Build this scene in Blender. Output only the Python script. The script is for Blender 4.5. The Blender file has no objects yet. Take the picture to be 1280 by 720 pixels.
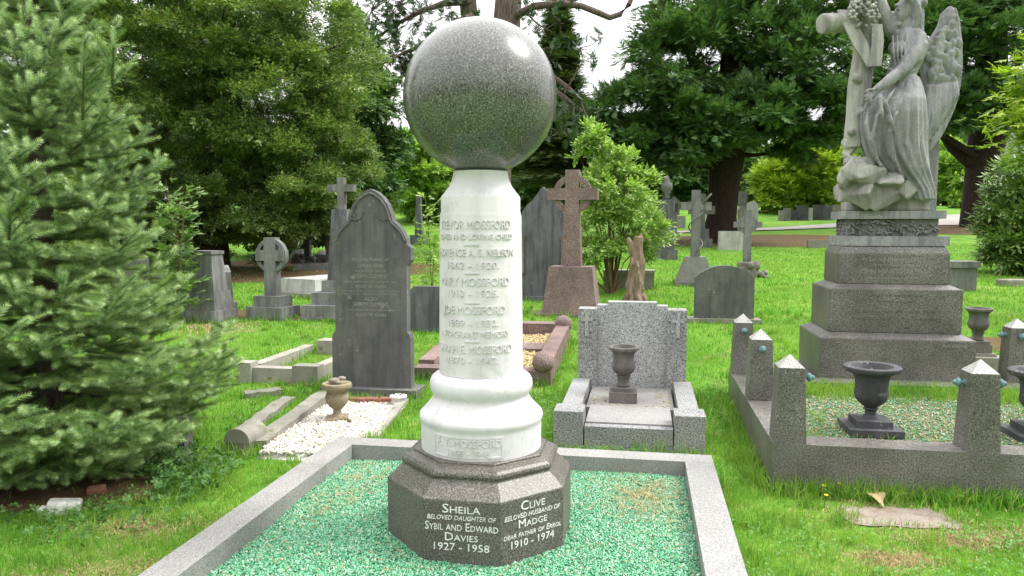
import bpy, bmesh, math, random
import numpy as np
from mathutils import Vector, Matrix
C = bpy.context.scene
random.seed(7); RNG = np.random.default_rng(7)
R_ = math.radians
COL = bpy.context.scene.collection
# ------------------------------------------------------------------ camera model
F = 940.0; TH = math.atan(77/940); cT, sT = math.cos(TH), math.sin(TH)
EYE = Vector((0, 0, 1.6)); ROT = R_(-9.8)
PY = [-40, 0, 5.5, 7, 10, 14, 22, 30, 37, 41, 46, 52, 60, 150, 400]
PZ = [0, 0, 0, .06, .28, .5, .72, .95, 1.4, 1.7, 2.3, 2.8, 3.1, 6, 8]
def gz(x, y): return float(np.interp(y, PY, PZ))
def ray(px, py):
    u = (px-640)/F; v = (360-py)/F
    return Vector((u, cT+v*sT, -sT+v*cT))
def AT(px, py, Y):
    r = ray(px, py); return EYE + r*(Y/r.y)
def ATZ(px, py, z):
    r = ray(px, py); return EYE + r*((z-1.6)/r.z)
def G(px, py):
    r = ray(px, py); a = 0.5
    while a < 300 and 1.6+r.z*a > gz(0, r.y*a): a += .25
    lo, hi = a-.25, a
    for _ in range(24):
        m = (lo+hi)/2
        if 1.6+r.z*m > gz(0, r.y*m): lo = m
        else: hi = m
    return EYE + r*hi
def ZP(py, Y): return AT(640, py, Y).z
# ------------------------------------------------------------------ objects
def tag(o, label=None, cat=None, group=None, kind=None):
    if label: o['label'] = label
    if cat: o['category'] = cat
    if group: o['group'] = group
    if kind: o['kind'] = kind
    return o
def thing(name, label, cat, loc=(0, 0, 0), rz=0.0, group=None, tilt=(0, 0)):
    o = bpy.data.objects.new(name, None); COL.objects.link(o)
    o.location = loc; o.rotation_euler = (tilt[0], tilt[1], rz); o.empty_display_size = .1
    return tag(o, label, cat, group)
def link(me, name, mat, parent=None, smooth=None):
    o = bpy.data.objects.new(name, me); COL.objects.link(o)
    if mat is not None and not me.materials: me.materials.append(mat)
    if parent is not None: o.parent = parent
    if smooth:
        me.polygons.foreach_set('use_smooth', np.ones(len(me.polygons), dtype=bool))
        if smooth < 3: me.set_sharp_from_angle(angle=smooth)
    return o
def copy_tree(o, parent=None):
    c = o.copy(); COL.objects.link(c)
    if parent is not None: c.parent = parent
    for ch in list(o.children): copy_tree(ch, c)
    return c
class MB:
    def __init__(s): s.bm = bmesh.new()
    def _xf(s, vs, M):
        if M is not None: bmesh.ops.transform(s.bm, matrix=M, verts=vs)
    def raw(s, V, Fc, M=None):
        vs = [s.bm.verts.new(v) for v in V]
        for f in Fc:
            try: s.bm.faces.new([vs[i] for i in f])
            except ValueError: pass
        s._xf(vs, M); return s
    def bev(s, vs, b, seg=2):
        if b > 0:
            vset = set(vs)
            es = [e for e in s.bm.edges if e.verts[0] in vset and e.verts[1] in vset and len(e.link_faces) == 2 and e.calc_face_angle(0) > .3]
            bmesh.ops.bevel(s.bm, geom=es, offset=b, segments=seg, affect='EDGES', profile=.6)
    def box(s, x0, x1, y0, y1, z0, z1, b=.006, M=None, top=None, seg=2):
        """top=(tx,ty): inset of the top face"""
        tx, ty = top or (0, 0)
        V = [(x0, y0, z0), (x1, y0, z0), (x1, y1, z0), (x0, y1, z0), (x0+tx, y0+ty, z1), (x1-tx, y0+ty, z1), (x1-tx, y1-ty, z1), (x0+tx, y1-ty, z1)]
        vs = [s.bm.verts.new(v) for v in V]
        for f in [(3, 2, 1, 0), (4, 5, 6, 7), (0, 1, 5, 4), (1, 2, 6, 5), (2, 3, 7, 6), (3, 0, 4, 7)]: s.bm.faces.new([vs[i] for i in f])
        s._xf(vs, M); s.bev(vs, b, seg); return s
    def prism(s, out, y0, y1, b=.006, M=None, hole=None):
        n = len(out)
        a = [s.bm.verts.new((x, y0, z)) for x, z in out]; c = [s.bm.verts.new((x, y1, z)) for x, z in out]
        s.bm.faces.new(a); s.bm.faces.new(c[::-1])
        for i in range(n):
            j = (i+1) % n; s.bm.faces.new((a[j], a[i], c[i], c[j]))
        s._xf(a+c, M)
        if b > 0: s.bev(a+c, b, 2)
        return s
    def lathe(s, prof, n=32, a0=0.0, M=None, cap=True):
        rings = []
        for r, z in prof:
            rings.append([s.bm.verts.new((r*math.cos(a0+2*math.pi*k/n), r*math.sin(a0+2*math.pi*k/n), z)) for k in range(n)])
        for a, b in zip(rings, rings[1:]):
            for k in range(n): s.bm.faces.new((a[k], a[(k+1) % n], b[(k+1) % n], b[k]))
        if cap:
            s.bm.faces.new(rings[0][::-1]); s.bm.faces.new(rings[-1])
        s._xf([v for r in rings for v in r], M); return s
    def ball(s, c, r, M=None, sub=2, rough=0, seed=0):
        if not hasattr(r, '__len__'): r = (r, r, r)
        q = bmesh.ops.create_icosphere(s.bm, subdivisions=sub, radius=1)['verts']
        rr = random.Random(seed)
        for v in q:
            k = 1+(rr.random()-.5)*rough
            v.co = Vector((v.co.x*r[0]*k, v.co.y*r[1]*k, v.co.z*r[2]*k))
        if M is not None: bmesh.ops.transform(s.bm, matrix=M, verts=q)
        for v in q: v.co += Vector(c)
        return s
    def tube(s, pts, rad, n=8, cap=True):
        pts = [Vector(p) for p in pts]
        if not hasattr(rad, '__len__'): rad = [rad]*len(pts)
        rings = []; up = Vector((.31, .17, .93))
        for i, p in enumerate(pts):
            t = (pts[min(i+1, len(pts)-1)]-pts[max(i-1, 0)])
            t = t.normalized() if t.length > 1e-9 else Vector((0, 0, 1))
            if abs(t.dot(up)) > .95: up = Vector((.9, .3, .1))
            a = t.cross(up).normalized(); b = t.cross(a)
            rings.append([s.bm.verts.new(p+(a*math.cos(2*math.pi*k/n)+b*math.sin(2*math.pi*k/n))*rad[i]) for k in range(n)])
        for a, b in zip(rings, rings[1:]):
            for k in range(n): s.bm.faces.new((a[k], a[(k+1) % n], b[(k+1) % n], b[k]))
        if cap: s.bm.faces.new(rings[0][::-1]); s.bm.faces.new(rings[-1])
        return s
    def mesh(s, name):
        bmesh.ops.recalc_face_normals(s.bm, faces=s.bm.faces)
        me = bpy.data.meshes.new(name); s.bm.to_mesh(me); s.bm.free(); return me
    def build(s, name, mat, parent=None, smooth=None):
        return link(s.mesh(name), name, mat, parent, smooth)
    def remeshed(s, name, mat, parent=None, vox=.012, it=4, fac=.5):
        me = s.mesh(name+'_src'); o = bpy.data.objects.new('tmp', me); COL.objects.link(o)
        m = o.modifiers.new('r', 'REMESH'); m.mode = 'VOXEL'; m.voxel_size = vox
        if it:
            q = o.modifiers.new('s', 'SMOOTH'); q.iterations = it; q.factor = fac
        dg = bpy.context.evaluated_depsgraph_get(); dg.update()
        me2 = bpy.data.meshes.new_from_object(o.evaluated_get(dg)); me2.name = name
        bpy.data.objects.remove(o); bpy.data.meshes.remove(me)
        return link(me2, name, mat, parent, 3.2)
def npmesh(name, V, faces, mat, parent=None, smooth=None):
    me = bpy.data.meshes.new(name); V = np.asarray(V, dtype=np.float32)
    me.vertices.add(len(V)); me.vertices.foreach_set('co', V.ravel())
    loops = np.concatenate([f.ravel() for f in faces]).astype(np.int32)
    tot = np.concatenate([np.full(len(f), f.shape[1]) for f in faces]).astype(np.int32)
    st = np.concatenate([[0], np.cumsum(tot)[:-1]]).astype(np.int32)
    me.loops.add(len(loops)); me.loops.foreach_set('vertex_index', loops)
    me.polygons.add(len(tot)); me.polygons.foreach_set('loop_start', st)
    me.update(calc_edges=True)
    return link(me, name, mat, parent, smooth)
def rotY(a): return Matrix.Rotation(a, 4, 'Y')
def rotX(a): return Matrix.Rotation(a, 4, 'X')
def rotZ(a): return Matrix.Rotation(a, 4, 'Z')
def T(x, y, z): return Matrix.Translation((x, y, z))
# ------------------------------------------------------------------ text
FONT_CACHE = {}
def text_geo(s, cap, width=None, extrude=.003, small=False, shear=0.0, bevel=0.0, res=2, bold=0.0):
    cu = bpy.data.curves.new('t', 'FONT'); cu.body = s; cu.size = 1; cu.extrude = extrude; cu.align_x = 'CENTER'; cu.shear = shear
    cu.resolution_u = res; cu.bevel_depth = bevel; cu.offset = bold
    if small:
        cu.small_caps_scale = .74
        for f in cu.body_format: f.use_small_caps = True
    o = bpy.data.objects.new('t', cu); COL.objects.link(o)
    dg = bpy.context.evaluated_depsgraph_get(); dg.update()
    me = bpy.data.meshes.new_from_object(o.evaluated_get(dg))
    V = np.empty(len(me.vertices)*3, dtype=np.float32); me.vertices.foreach_get('co', V); V = V.reshape(-1, 3).copy()
    Fc = [tuple(p.vertices) for p in me.polygons]
    bpy.data.objects.remove(o); bpy.data.curves.remove(cu); bpy.data.meshes.remove(me)
    h = .69
    V[:, 1] *= cap/h
    w = V[:, 0].max()-V[:, 0].min()
    V[:, 0] -= (V[:, 0].max()+V[:, 0].min())/2
    V[:, 0] *= (width/w if width else cap/h)
    return V, Fc
def text_lines(lines, mapper, extrude=.002, bevel=0.0, bold=0.0):
    """lines: (text, baseline z, cap height, width, small, shear)"""
    VV, FF, n = [], [], 0
    for s, z, cap, w, small, sh in lines:
        V, Fc = text_geo(s, cap, w, extrude, small, sh, bevel, 2, bold)
        V = mapper(V[:, 0], V[:, 1]+z, V[:, 2])
        VV.append(V); FF += [tuple(i+n for i in f) for f in Fc]; n += len(V)
    return np.concatenate(VV), FF
def text_obj(name, lines, mapper, mat, parent, extrude=.002, bevel=0.0, bold=0.0):
    for ln in lines:
        V, Fc = text_lines([ln], mapper, extrude, bevel, bold)
        me = bpy.data.meshes.new(name); me.from_pydata([tuple(map(float, v)) for v in V], [], Fc); me.update()
        link(me, name, mat, parent)
def flat_map(y0, M=None):
    def f(x, z, d):
        V = np.stack([x, np.full_like(x, y0)-d, z], 1)
        if M is not None:
            A = np.array(M); V = V@A[:3, :3].T+A[:3, 3]
        return V
    return f
def cyl_map(rfun):
    def f(x, z, d):
        r = rfun(z)+d; a = x/rfun(z)
        return np.stack([np.sin(a)*r, -np.cos(a)*r, z], 1)
    return f
# ------------------------------------------------------------------ materials
class NT:
    def __init__(s, name):
        s.m = bpy.data.materials.new(name); s.m.use_nodes = True; s.t = s.m.node_tree; s.t.nodes.clear()
        s.out = s.n('ShaderNodeOutputMaterial')
    def n(s, typ, **kw):
        q = s.t.nodes.new(typ)
        for k, v in kw.items():
            if hasattr(q, k) and k not in ('Scale',): setattr(q, k, v)
        return q
    def l(s, a, b): s.t.links.new(a, b)
    def coord(s, scale=(1, 1, 1), kind='Object'):
        tc = s.n('ShaderNodeTexCoord'); mp = s.n('ShaderNodeMapping'); mp.inputs['Scale'].default_value = scale
        s.l(tc.outputs[kind], mp.inputs[0]); return mp.outputs[0]
    def noise(s, co, scale, detail=4, rough=.6):
        q = s.n('ShaderNodeTexNoise'); q.inputs['Scale'].default_value = scale; q.inputs['Detail'].default_value = detail; q.inputs['Roughness'].default_value = rough
        s.l(co, q.inputs['Vector']); return q.outputs[0]
    def ramp(s, fac, stops, interp='LINEAR'):
        q = s.n('ShaderNodeValToRGB'); q.color_ramp.interpolation = interp; e = q.color_ramp.elements
        while len(e) < len(stops): e.new(.5)
        for k, (p, c) in enumerate(stops):
            e[k].position = p; e[k].color = (c, c, c, 1) if not hasattr(c, '__len__') else (*c, 1)
        s.l(fac, q.inputs[0]); return q.outputs[0]
    def mix(s, fac, a, b, bt='MIX'):
        q = s.n('ShaderNodeMix'); q.data_type = 'RGBA'; q.blend_type = bt
        for inp, v in ((q.inputs[0], fac), (q.inputs[6], a), (q.inputs[7], b)):
            if hasattr(v, 'is_output') or isinstance(v, bpy.types.NodeSocket): s.l(v, inp)
            elif hasattr(v, '__len__'): inp.default_value = (*v, 1)
            else: inp.default_value = v
        return q.outputs[2]
    def bsdf(s, col, rough=.8, spec=.3, bump=None, bstr=.3, bdist=.01, coat=0):
        p = s.n('ShaderNodeBsdfPrincipled')
        if isinstance(col, bpy.types.NodeSocket): s.l(col, p.inputs['Base Color'])
        else: p.inputs['Base Color'].default_value = (*col, 1)
        if isinstance(rough, bpy.types.NodeSocket): s.l(rough, p.inputs['Roughness'])
        else: p.inputs['Roughness'].default_value = rough
        p.inputs['Specular IOR Level'].default_value = spec
        p.inputs['Coat Weight'].default_value = coat; p.inputs['Coat Roughness'].default_value = .11
        if bump is not None:
            b = s.n('ShaderNodeBump'); b.inputs['Strength'].default_value = bstr; b.inputs['Distance'].default_value = bdist
            s.l(bump, b.inputs['Height']); s.l(b.outputs[0], p.inputs['Normal'])
        s.l(p.outputs[0], s.out.inputs[0]); return p
def granite(name, dark, mid, light, scale=220, rough=.5, coat=0, bump=0.0, patch=.25, spec=.5, moss=None, bscale=30):
    t = NT(name); co = t.coord()
    a = t.noise(co, scale, 2, .7); sp = t.ramp(a, [(.36, dark), (.47, mid), (.56, mid), (.66, light)])
    b = t.noise(co, 2.3, 5, .65); f = t.ramp(b, [(.35, 1-patch), (.65, 1.0)])
    col = t.mix(1.0, sp, f, 'MULTIPLY')
    if moss:
        mk = t.ramp(t.noise(co, moss[1], 6, .7), [(moss[2], 0.0), (moss[2]+.1, moss[3])])
        col = t.mix(mk, col, moss[0])
    h = t.mix(.5, a, t.noise(co, bscale, 6, .7))
    t.bsdf(col, rough, spec, h if bump else None, bump, .02, coat)
    return t.m
def stone(name, c1, c2, streak=None, lichen=None, moss=None, rough=.85, bump=.35, scale=5, grain=90, spec=.25, bdist=.008):
    t = NT(name); co = t.coord()
    col = t.mix(t.ramp(t.noise(co, scale, 6, .68), [(.32, 0.0), (.68, 1.0)]), c1, c2)
    g = t.noise(co, grain, 3, .7)
    col = t.mix(.55, col, t.ramp(g, [(.3, .45), (.7, 1.0)]), 'MULTIPLY')
    if streak:
        sc = t.coord((11, 11, 1.3)); k = t.ramp(t.noise(sc, 1.0, 5, .65), [(.44, 0.0), (.62, streak[1])])
        col = t.mix(k, col, streak[0])
    if lichen:
        k = t.ramp(t.noise(co, lichen[1], 5, .75), [(lichen[2], 0.0), (lichen[2]+.06, lichen[3])])
        col = t.mix(k, col, lichen[0])
    if moss:
        k = t.ramp(t.noise(co, moss[1], 6, .7), [(moss[2], 0.0), (moss[2]+.08, moss[3])])
        col = t.mix(k, col, moss[0])
    t.bsdf(col, rough, spec, t.mix(.5, g, t.noise(co, 22, 6, .7)), bump, bdist)
    return t.m
def leafmat(name, cols, trans=.3, rough=.5, spec=.25, tcol=None, macro=None, macro2=None):
    t = NT(name); ge = t.n('ShaderNodeNewGeometry')
    n = len(cols); col = t.ramp(ge.outputs['Random Per Island'], [(i/(n-1) if n > 1 else 0, c) for i, c in enumerate(cols)])
    if macro:
        k = t.ramp(t.noise(t.coord(), macro[1], 3, .6), [(.4, 0.0), (.62, macro[2])]); col = t.mix(k, col, macro[0])
    if macro2:
        k = t.ramp(t.noise(t.coord(), macro2[1], 4, .65), [(.5, 0.0), (.62, macro2[2])]); col = t.mix(k, col, macro2[0])
    p = t.bsdf(col, rough, spec)
    if trans:
        tr = t.n('ShaderNodeBsdfTranslucent'); t.l(t.mix(1.0, col, tcol or (1.1, 1.25, .55), 'MULTIPLY'), tr.inputs[0])
        mx = t.n('ShaderNodeMixShader'); mx.inputs[0].default_value = trans
        t.l(p.outputs[0], mx.inputs[1]); t.l(tr.outputs[0], mx.inputs[2]); t.l(mx.outputs[0], t.out.inputs[0])
    return t.m
def barkmat(name, c1, c2):
    t = NT(name); co = t.coord((6, 6, 1.2)); a = t.noise(co, 2.5, 6, .7)
    t.bsdf(t.mix(t.ramp(a, [(.35, 0.0), (.65, 1.0)]), c1, c2), .9, .15, a, .8, .05); return t.m
def plain(name, c, rough=.6, spec=.3, metal=0):
    t = NT(name); co = t.coord(); a = t.noise(co, 25, 4)
    p = t.bsdf(t.mix(t.ramp(a, [(.3, 0.0), (.7, 1.0)]), tuple(q*.75 for q in c), tuple(min(1, q*1.2) for q in c)), rough, spec, a, .2, .005); p.inputs['Metallic'].default_value = metal
    return t.m
M = {}
M['granite_polish'] = granite('polished grey granite', (.022, .022, .020), (.105, .104, .095), (.28, .275, .26), 125, .3, .55, patch=.2, spec=.4)
M['granite_kerb'] = granite('grey granite kerb', (.11, .108, .102), (.29, .282, .27), (.49, .48, .46), 190, .55, 0, .05, .2)
M['granite_base'] = granite('polished pedestal granite', (.03, .028, .024), (.125, .116, .10), (.30, .285, .255), 140, .42, 0, 0, .25, .38)
M['granite_light'] = granite('silver granite', (.09, .09, .09), (.37, .37, .37), (.61, .61, .61), 95, .6, 0, .15, .2)
M['granite_rock'] = granite('rock faced granite', (.08, .08, .08), (.34, .34, .335), (.58, .58, .57), 85, .75, 0, 1.0, .35, bscale=16)
M['granite_angel'] = granite('weathered grey granite', (.045, .042, .037), (.165, .156, .14), (.33, .315, .29), 105, .42, 0, .12, .45, moss=((.06, .075, .03), 2.6, .6, .35))
M['granite_cap_lit'] = granite('post cap granite with painted light', (.17, .17, .16), (.42, .41, .39), (.60, .59, .57), 120, .5, 0, .1, .2)  # paler than the posts: bright light on the caps painted into the colour
M['granite_pink'] = granite('pink granite', (.10, .07, .065), (.25, .17, .155), (.42, .32, .30), 90, .85, 0, .7, .45)
t = NT('white marble'); co = t.coord()
c = t.mix(t.ramp(t.noise(co, 3.5, 6, .7), [(.48, 0.0), (.68, .42)]), (.66, .628, .66), (.44, .425, .46))
c = t.mix(t.ramp(t.noise(co, 8, 6, .78), [(.52, 0.0), (.68, .45)]), c, (.33, .33, .325))
c = t.mix(t.ramp(t.noise(co, 40, 5, .8), [(.62, 0.0), (.72, .5)]), c, (.25, .25, .23))
c = t.mix(t.ramp(t.noise(t.coord((9, 9, .7)), 1.3, 4, .6), [(.46, 0.0), (.72, .38)]), c, (.45, .45, .42))
t.bsdf(c, .6, .25, t.noise(co, 60, 4), .1, .004); M['marble'] = t.m
M['marble_letter'] = stone('white marble lettering', (.74, .74, .73), (.62, .62, .61), rough=.5, bump=.1, grain=60)
M['paint_letter'] = plain('white painted letters', (.74, .74, .72), .6)
M['dark_stone'] = stone('blackened sandstone', (.10, .101, .10), (.19, .188, .178), streak=((.055, .055, .055), .5), lichen=((.34, .33, .29), 7, .62, .55), moss=((.20, .185, .14), 2.2, .58, .6), scale=3)
M['letter_dim'] = stone('faded lettering', (.36, .35, .31), (.24, .235, .21), bump=.05)
M['slate'] = stone('grey slate', (.115, .12, .125), (.19, .195, .205), streak=((.05, .05, .055), .7), lichen=((.35, .36, .34), 16, .64, .6), scale=2.5, bump=.2)
M['grey_stone'] = stone('weathered grey stone', (.17, .17, .165), (.28, .28, .27), streak=((.07, .07, .07), .6), lichen=((.40, .40, .36), 11, .63, .5), scale=4)
M['pale_stone'] = stone('pale weathered stone', (.40, .395, .37), (.55, .545, .52), streak=((.2, .2, .18), .5), moss=((.17, .19, .09), 3, .62, .5))
M['concrete'] = stone('old kerb concrete', (.28, .265, .225), (.41, .385, .335), moss=((.13, .12, .045), 6, .6, .8), lichen=((.6, .58, .52), 14, .63, .5), bump=.5)
M['kerb_old'] = stone('mossy kerb stone', (.21, .2, .17), (.32, .305, .26), moss=((.12, .13, .05), 7, .57, .7), bump=.6)
M['dark_kerb'] = stone('dark weathered kerb', (.10, .095, .088), (.17, .16, .15), moss=((.08, .10, .04), 5, .62, .6), bump=.5)
M['statue'] = stone('weathered statue marble', (.37, .37, .375), (.27, .27, .28), streak=((.12, .12, .128), .7), lichen=((.46, .455, .43), 5, .6, .6), scale=2.2, grain=60, bump=.3)
M['statue_pale'] = stone('lichen pale statue stone', (.48, .47, .42), (.33, .325, .30), streak=((.16, .155, .145), .75), lichen=((.38, .36, .27), 4, .6, .5), scale=3, bump=.4)
M['frieze_dark'] = stone('sooty carved stone', (.17, .17, .165), (.27, .27, .265), streak=((.09, .09, .09), .6), bump=.3)
M['urn_dark'] = stone('dark urn stone', (.045, .045, .05), (.11, .11, .118), lichen=((.30, .30, .30), 12, .6, .7), bump=.3, rough=.7)
M['urn_grey'] = stone('grey brown urn stone', (.13, .12, .11), (.21, .195, .18), streak=((.07, .065, .06), .6), bump=.3)
M['urn_moss'] = stone('mossy urn stone', (.27, .22, .14), (.38, .32, .23), moss=((.16, .14, .045), 9, .52, .8), lichen=((.5, .46, .36), 18, .6, .5), bump=.6)
M['verdigris'] = plain('verdigris bronze', (.13, .225, .235), .7, .25)
M['wood_dead'] = barkmat('dead carved wood', (.12, .085, .06), (.33, .25, .18))
M['bark'] = barkmat('grey brown bark', (.035, .028, .022), (.10, .08, .062))
M['bark_red'] = barkmat('reddish yew bark', (.018, .013, .011), (.05, .034, .028))
M['bark_pine'] = barkmat('pine bark', (.07, .05, .042), (.19, .145, .12))
M['twig'] = plain('spruce twig', (.16, .115, .06), .8)
M['brick'] = plain('old red brick', (.25, .12, .08), .9)
M['white_thing'] = plain('off white glazed', (.62, .62, .58), .5)
M['flat_slab'] = stone('worn flat slab', (.25, .205, .17), (.34, .29, .245), lichen=((.19, .14, .095), 6, .54, .8), bump=.4)
M['dry_leaf'] = leafmat('dry fallen leaf', [(.42, .30, .15), (.55, .42, .25)], .15)
M['rail'] = plain('dull iron', (.06, .06, .06), .6)
# ================================================================== camera, light, sky
cam = bpy.data.cameras.new('camera'); co_ = bpy.data.objects.new('camera', cam); COL.objects.link(co_)
co_.location = EYE; co_.rotation_euler = (math.pi/2-TH, 0, 0); cam.sensor_width = 36; cam.lens = F/1280*36; cam.clip_end = 2000; cam.clip_start = .05
C.camera = co_
W = bpy.data.worlds.new('World'); C.world = W; W.use_nodes = True; wt = W.node_tree; wt.nodes.clear()
SUN = Vector((.60, .10, .79)).normalized(); el = math.asin(SUN.z); az = math.atan2(SUN.x, SUN.y)
sky = wt.nodes.new('ShaderNodeTexSky'); sky.sky_type = 'NISHITA'; sky.sun_disc = False; sky.sun_elevation = el; sky.sun_rotation = az
sky.air_density = 1.0; sky.dust_density = 3.0
tc = wt.nodes.new('ShaderNodeTexCoord'); mp = wt.nodes.new('ShaderNodeMapping'); mp.inputs['Scale'].default_value = (1, 1, 2.2)
nz = wt.nodes.new('ShaderNodeTexNoise'); nz.inputs['Scale'].default_value = 2.1; nz.inputs['Detail'].default_value = 7; nz.inputs['Roughness'].default_value = .55
rp = wt.nodes.new('ShaderNodeValToRGB'); rp.color_ramp.elements[0].position = .28; rp.color_ramp.elements[0].color = (.72, .72, .72, 1); rp.color_ramp.elements[1].position = .55; rp.color_ramp.elements[1].color = (1, 1, 1, 1)
mx = wt.nodes.new('ShaderNodeMix'); mx.data_type = 'RGBA'; mx.inputs[7].default_value = (8.3, 8.4, 8.6, 1)
bg = wt.nodes.new('ShaderNodeBackground'); bg.inputs[1].default_value = .15; wo = wt.nodes.new('ShaderNodeOutputWorld')
sx = wt.nodes.new('ShaderNodeSeparateXYZ'); mr = wt.nodes.new('ShaderNodeMapRange'); mr.inputs[3].default_value = 4.3; mr.inputs[4].default_value = 13.8
cb = wt.nodes.new('ShaderNodeCombineColor'); wt.links.new(tc.outputs['Generated'], sx.inputs[0]); wt.links.new(sx.outputs[2], mr.inputs[0])
for q_ in range(3): wt.links.new(mr.outputs[0], cb.inputs[q_])
wt.links.new(cb.outputs[0], mx.inputs[7])      # an overcast sky is about three times brighter overhead than at the horizon
wt.links.new(tc.outputs['Generated'], mp.inputs[0]); wt.links.new(mp.outputs[0], nz.inputs[0]); wt.links.new(nz.outputs[0], rp.inputs[0])
wt.links.new(rp.outputs[0], mx.inputs[0]); wt.links.new(sky.outputs[0], mx.inputs[6]); wt.links.new(mx.outputs[2], bg.inputs[0]); wt.links.new(bg.outputs[0], wo.inputs[0])
sl = bpy.data.lights.new('sun', 'SUN'); sl.energy = 2.5; sl.angle = R_(18); sl.color = (1, .97, .93); so = bpy.data.objects.new('sun', sl); COL.objects.link(so)
so.rotation_euler = (-SUN).to_track_quat('-Z', 'Y').to_euler(); so.location = (6, -2, 12)
C.view_settings.view_transform = 'Standard'; C.view_settings.look = 'None'; C.view_settings.gamma = 1; C.view_settings.exposure = .74
C.cycles.max_bounces = 6; C.cycles.diffuse_bounces = 3; C.cycles.glossy_bounces = 3; C.cycles.transmission_bounces = 3; C.cycles.transparent_max_bounces = 4
C.cycles.use_denoising = True; C.cycles.sample_clamp_indirect = 6
# ================================================================== ground
t = NT('grass ground'); cg = t.coord()
a = t.ramp(t.noise(cg, .9, 6, .65), [(.3, (.07, .175, .018)), (.5, (.12, .27, .03)), (.68, (.20, .32, .055))])
a = t.mix(t.ramp(t.noise(cg, 2.2, 6, .7), [(.54, 0.0), (.68, .7)]), a, (.27, .24, .11))
a = t.mix(.6, a, t.ramp(t.noise(cg, 38, 4, .75), [(.3, .35), (.7, 1.15)]), 'MULTIPLY')
t.bsdf(a, .95, .1, t.noise(cg, 45, 4), .6, .03); M['ground'] = t.m
xs = sorted(set([-220, -150, -100, -70, -50] + list(range(-40, 41, 2)) + [50, 70, 100, 150, 220])); ysg = sorted(set(PY + [-12, 2, 4, 8.5, 12, 18, 26, 33.5, 80, 110, 200, 300]))
V = [(x, y, gz(x, y)) for y in ysg for x in xs]; nx = len(xs)
Fq = [(j*nx+i, j*nx+i+1, (j+1)*nx+i+1, (j+1)*nx+i) for j in range(len(ysg)-1) for i in range(nx-1)]
tag(npmesh('ground', V, [np.array(Fq)], M['ground']), kind='structure')
def drape(name, outline, mat, dz, kind='structure'):
    """sheet over the ground: polygon split at the terrain's break lines"""
    bm = bmesh.new(); vs = [bm.verts.new((x, y, 0)) for x, y in outline]; bm.faces.new(vs)
    for yb in PY:
        bmesh.ops.bisect_plane(bm, geom=bm.verts[:]+bm.edges[:]+bm.faces[:], plane_co=(0, yb, 0), plane_no=(0, 1, 0))
    bmesh.ops.triangulate(bm, faces=bm.faces[:])
    for v in bm.verts: v.co.z = gz(v.co.x, v.co.y)+dz
    bmesh.ops.recalc_face_normals(bm, faces=bm.faces[:])
    me = bpy.data.meshes.new(name); bm.to_mesh(me); bm.free()
    return tag(link(me, name, mat), kind=kind)
def blob(cx, cy, rx, ry, seed, n=40, amp=.18):
    r = random.Random(seed); ph = [r.uniform(0, 6.28) for _ in range(5)]; o = []
    for k in range(n):
        a = 2*math.pi*k/n; q = 1+amp*sum(math.sin((i+2)*a+ph[i])/(i+1.5) for i in range(5)); o.append((cx+rx*q*math.cos(a), cy+ry*q*math.sin(a)))
    return o
t = NT('bare soil'); cg = t.coord(); a = t.noise(cg, 5, 6, .7)
t.bsdf(t.mix(t.ramp(t.noise(cg, 60, 3, .7), [(.4, 0.0), (.7, .6)]), t.ramp(a, [(.3, (.05, .032, .018)), (.7, (.12, .08, .045))]), (.20, .14, .07)), .95, .1, a, .8, .04); M['soil'] = t.m
t = NT('tarmac path'); cg = t.coord(); a = t.noise(cg, 60, 4)
t.bsdf(t.mix(t.ramp(t.noise(cg, .5, 4), [(.35, 0.0), (.7, 1.0)]), t.ramp(a, [(.3, (.22, .20, .19)), (.7, (.31, .29, .27))]), (.36, .33, .30)), .9, .2, a, .3, .01); M['tarmac'] = t.m
SOIL = [(8.8, 30.5, 7.0, 3.8, 1), (24, 37.2, 7.5, 3.2, 2), (-3.25, 4.55, 1.0, .62, 3), (-6.5, 17.5, 4.5, 3.6, 4), (-3.35, 10.9, .75, .55, 5), (5.9, 8.9, .9, .45, 8)]
DRY = [(2.12, 4.03, .46, .26, 20), (-1.75, 3.35, .42, .16, 3), (-1.35, 3.95, .28, .13, 4), (-2.3, 3.2, .35, .14, 5), (-2.0, 3.9, .3, .12, 6), (-1.95, 2.75, .5, .16, 7), (2.75, 3.75, .3, .14, 8), (3.1, 3.55, .3, .13, 9), (2.3, 3.72, .3, .1, 10), (-1.1, 4.55, .2, .1, 11), (-3.9, 9.8, .5, .35, 12), (1.85, 3.5, .2, .09, 13)]
def dry_d(x, y):
    m = np.full(len(x), 9.0)
    for cx, cy, rx, ry, sd in DRY: m = np.minimum(m, ((x-cx)/rx)**2+((y-cy)/ry)**2)
    return m
for cx, cy, rx, ry, sd in SOIL: drape('bare_soil', blob(cx, cy, rx, ry, sd), M['soil'], .006)
rl = [(70, 50.5, 3.6), (45, 47.5, 3.2), (32, 44.8, 2.8), (24, 42.6, 2.3), (18, 40.2, 1.2), (13, 37.6, .7), (6, 34.8, .5)]
drape('cemetery_road', [(x, y-w) for x, y, w in rl]+[(x, y+w) for x, y, w in rl[::-1]], M['tarmac'], .05)
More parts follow.
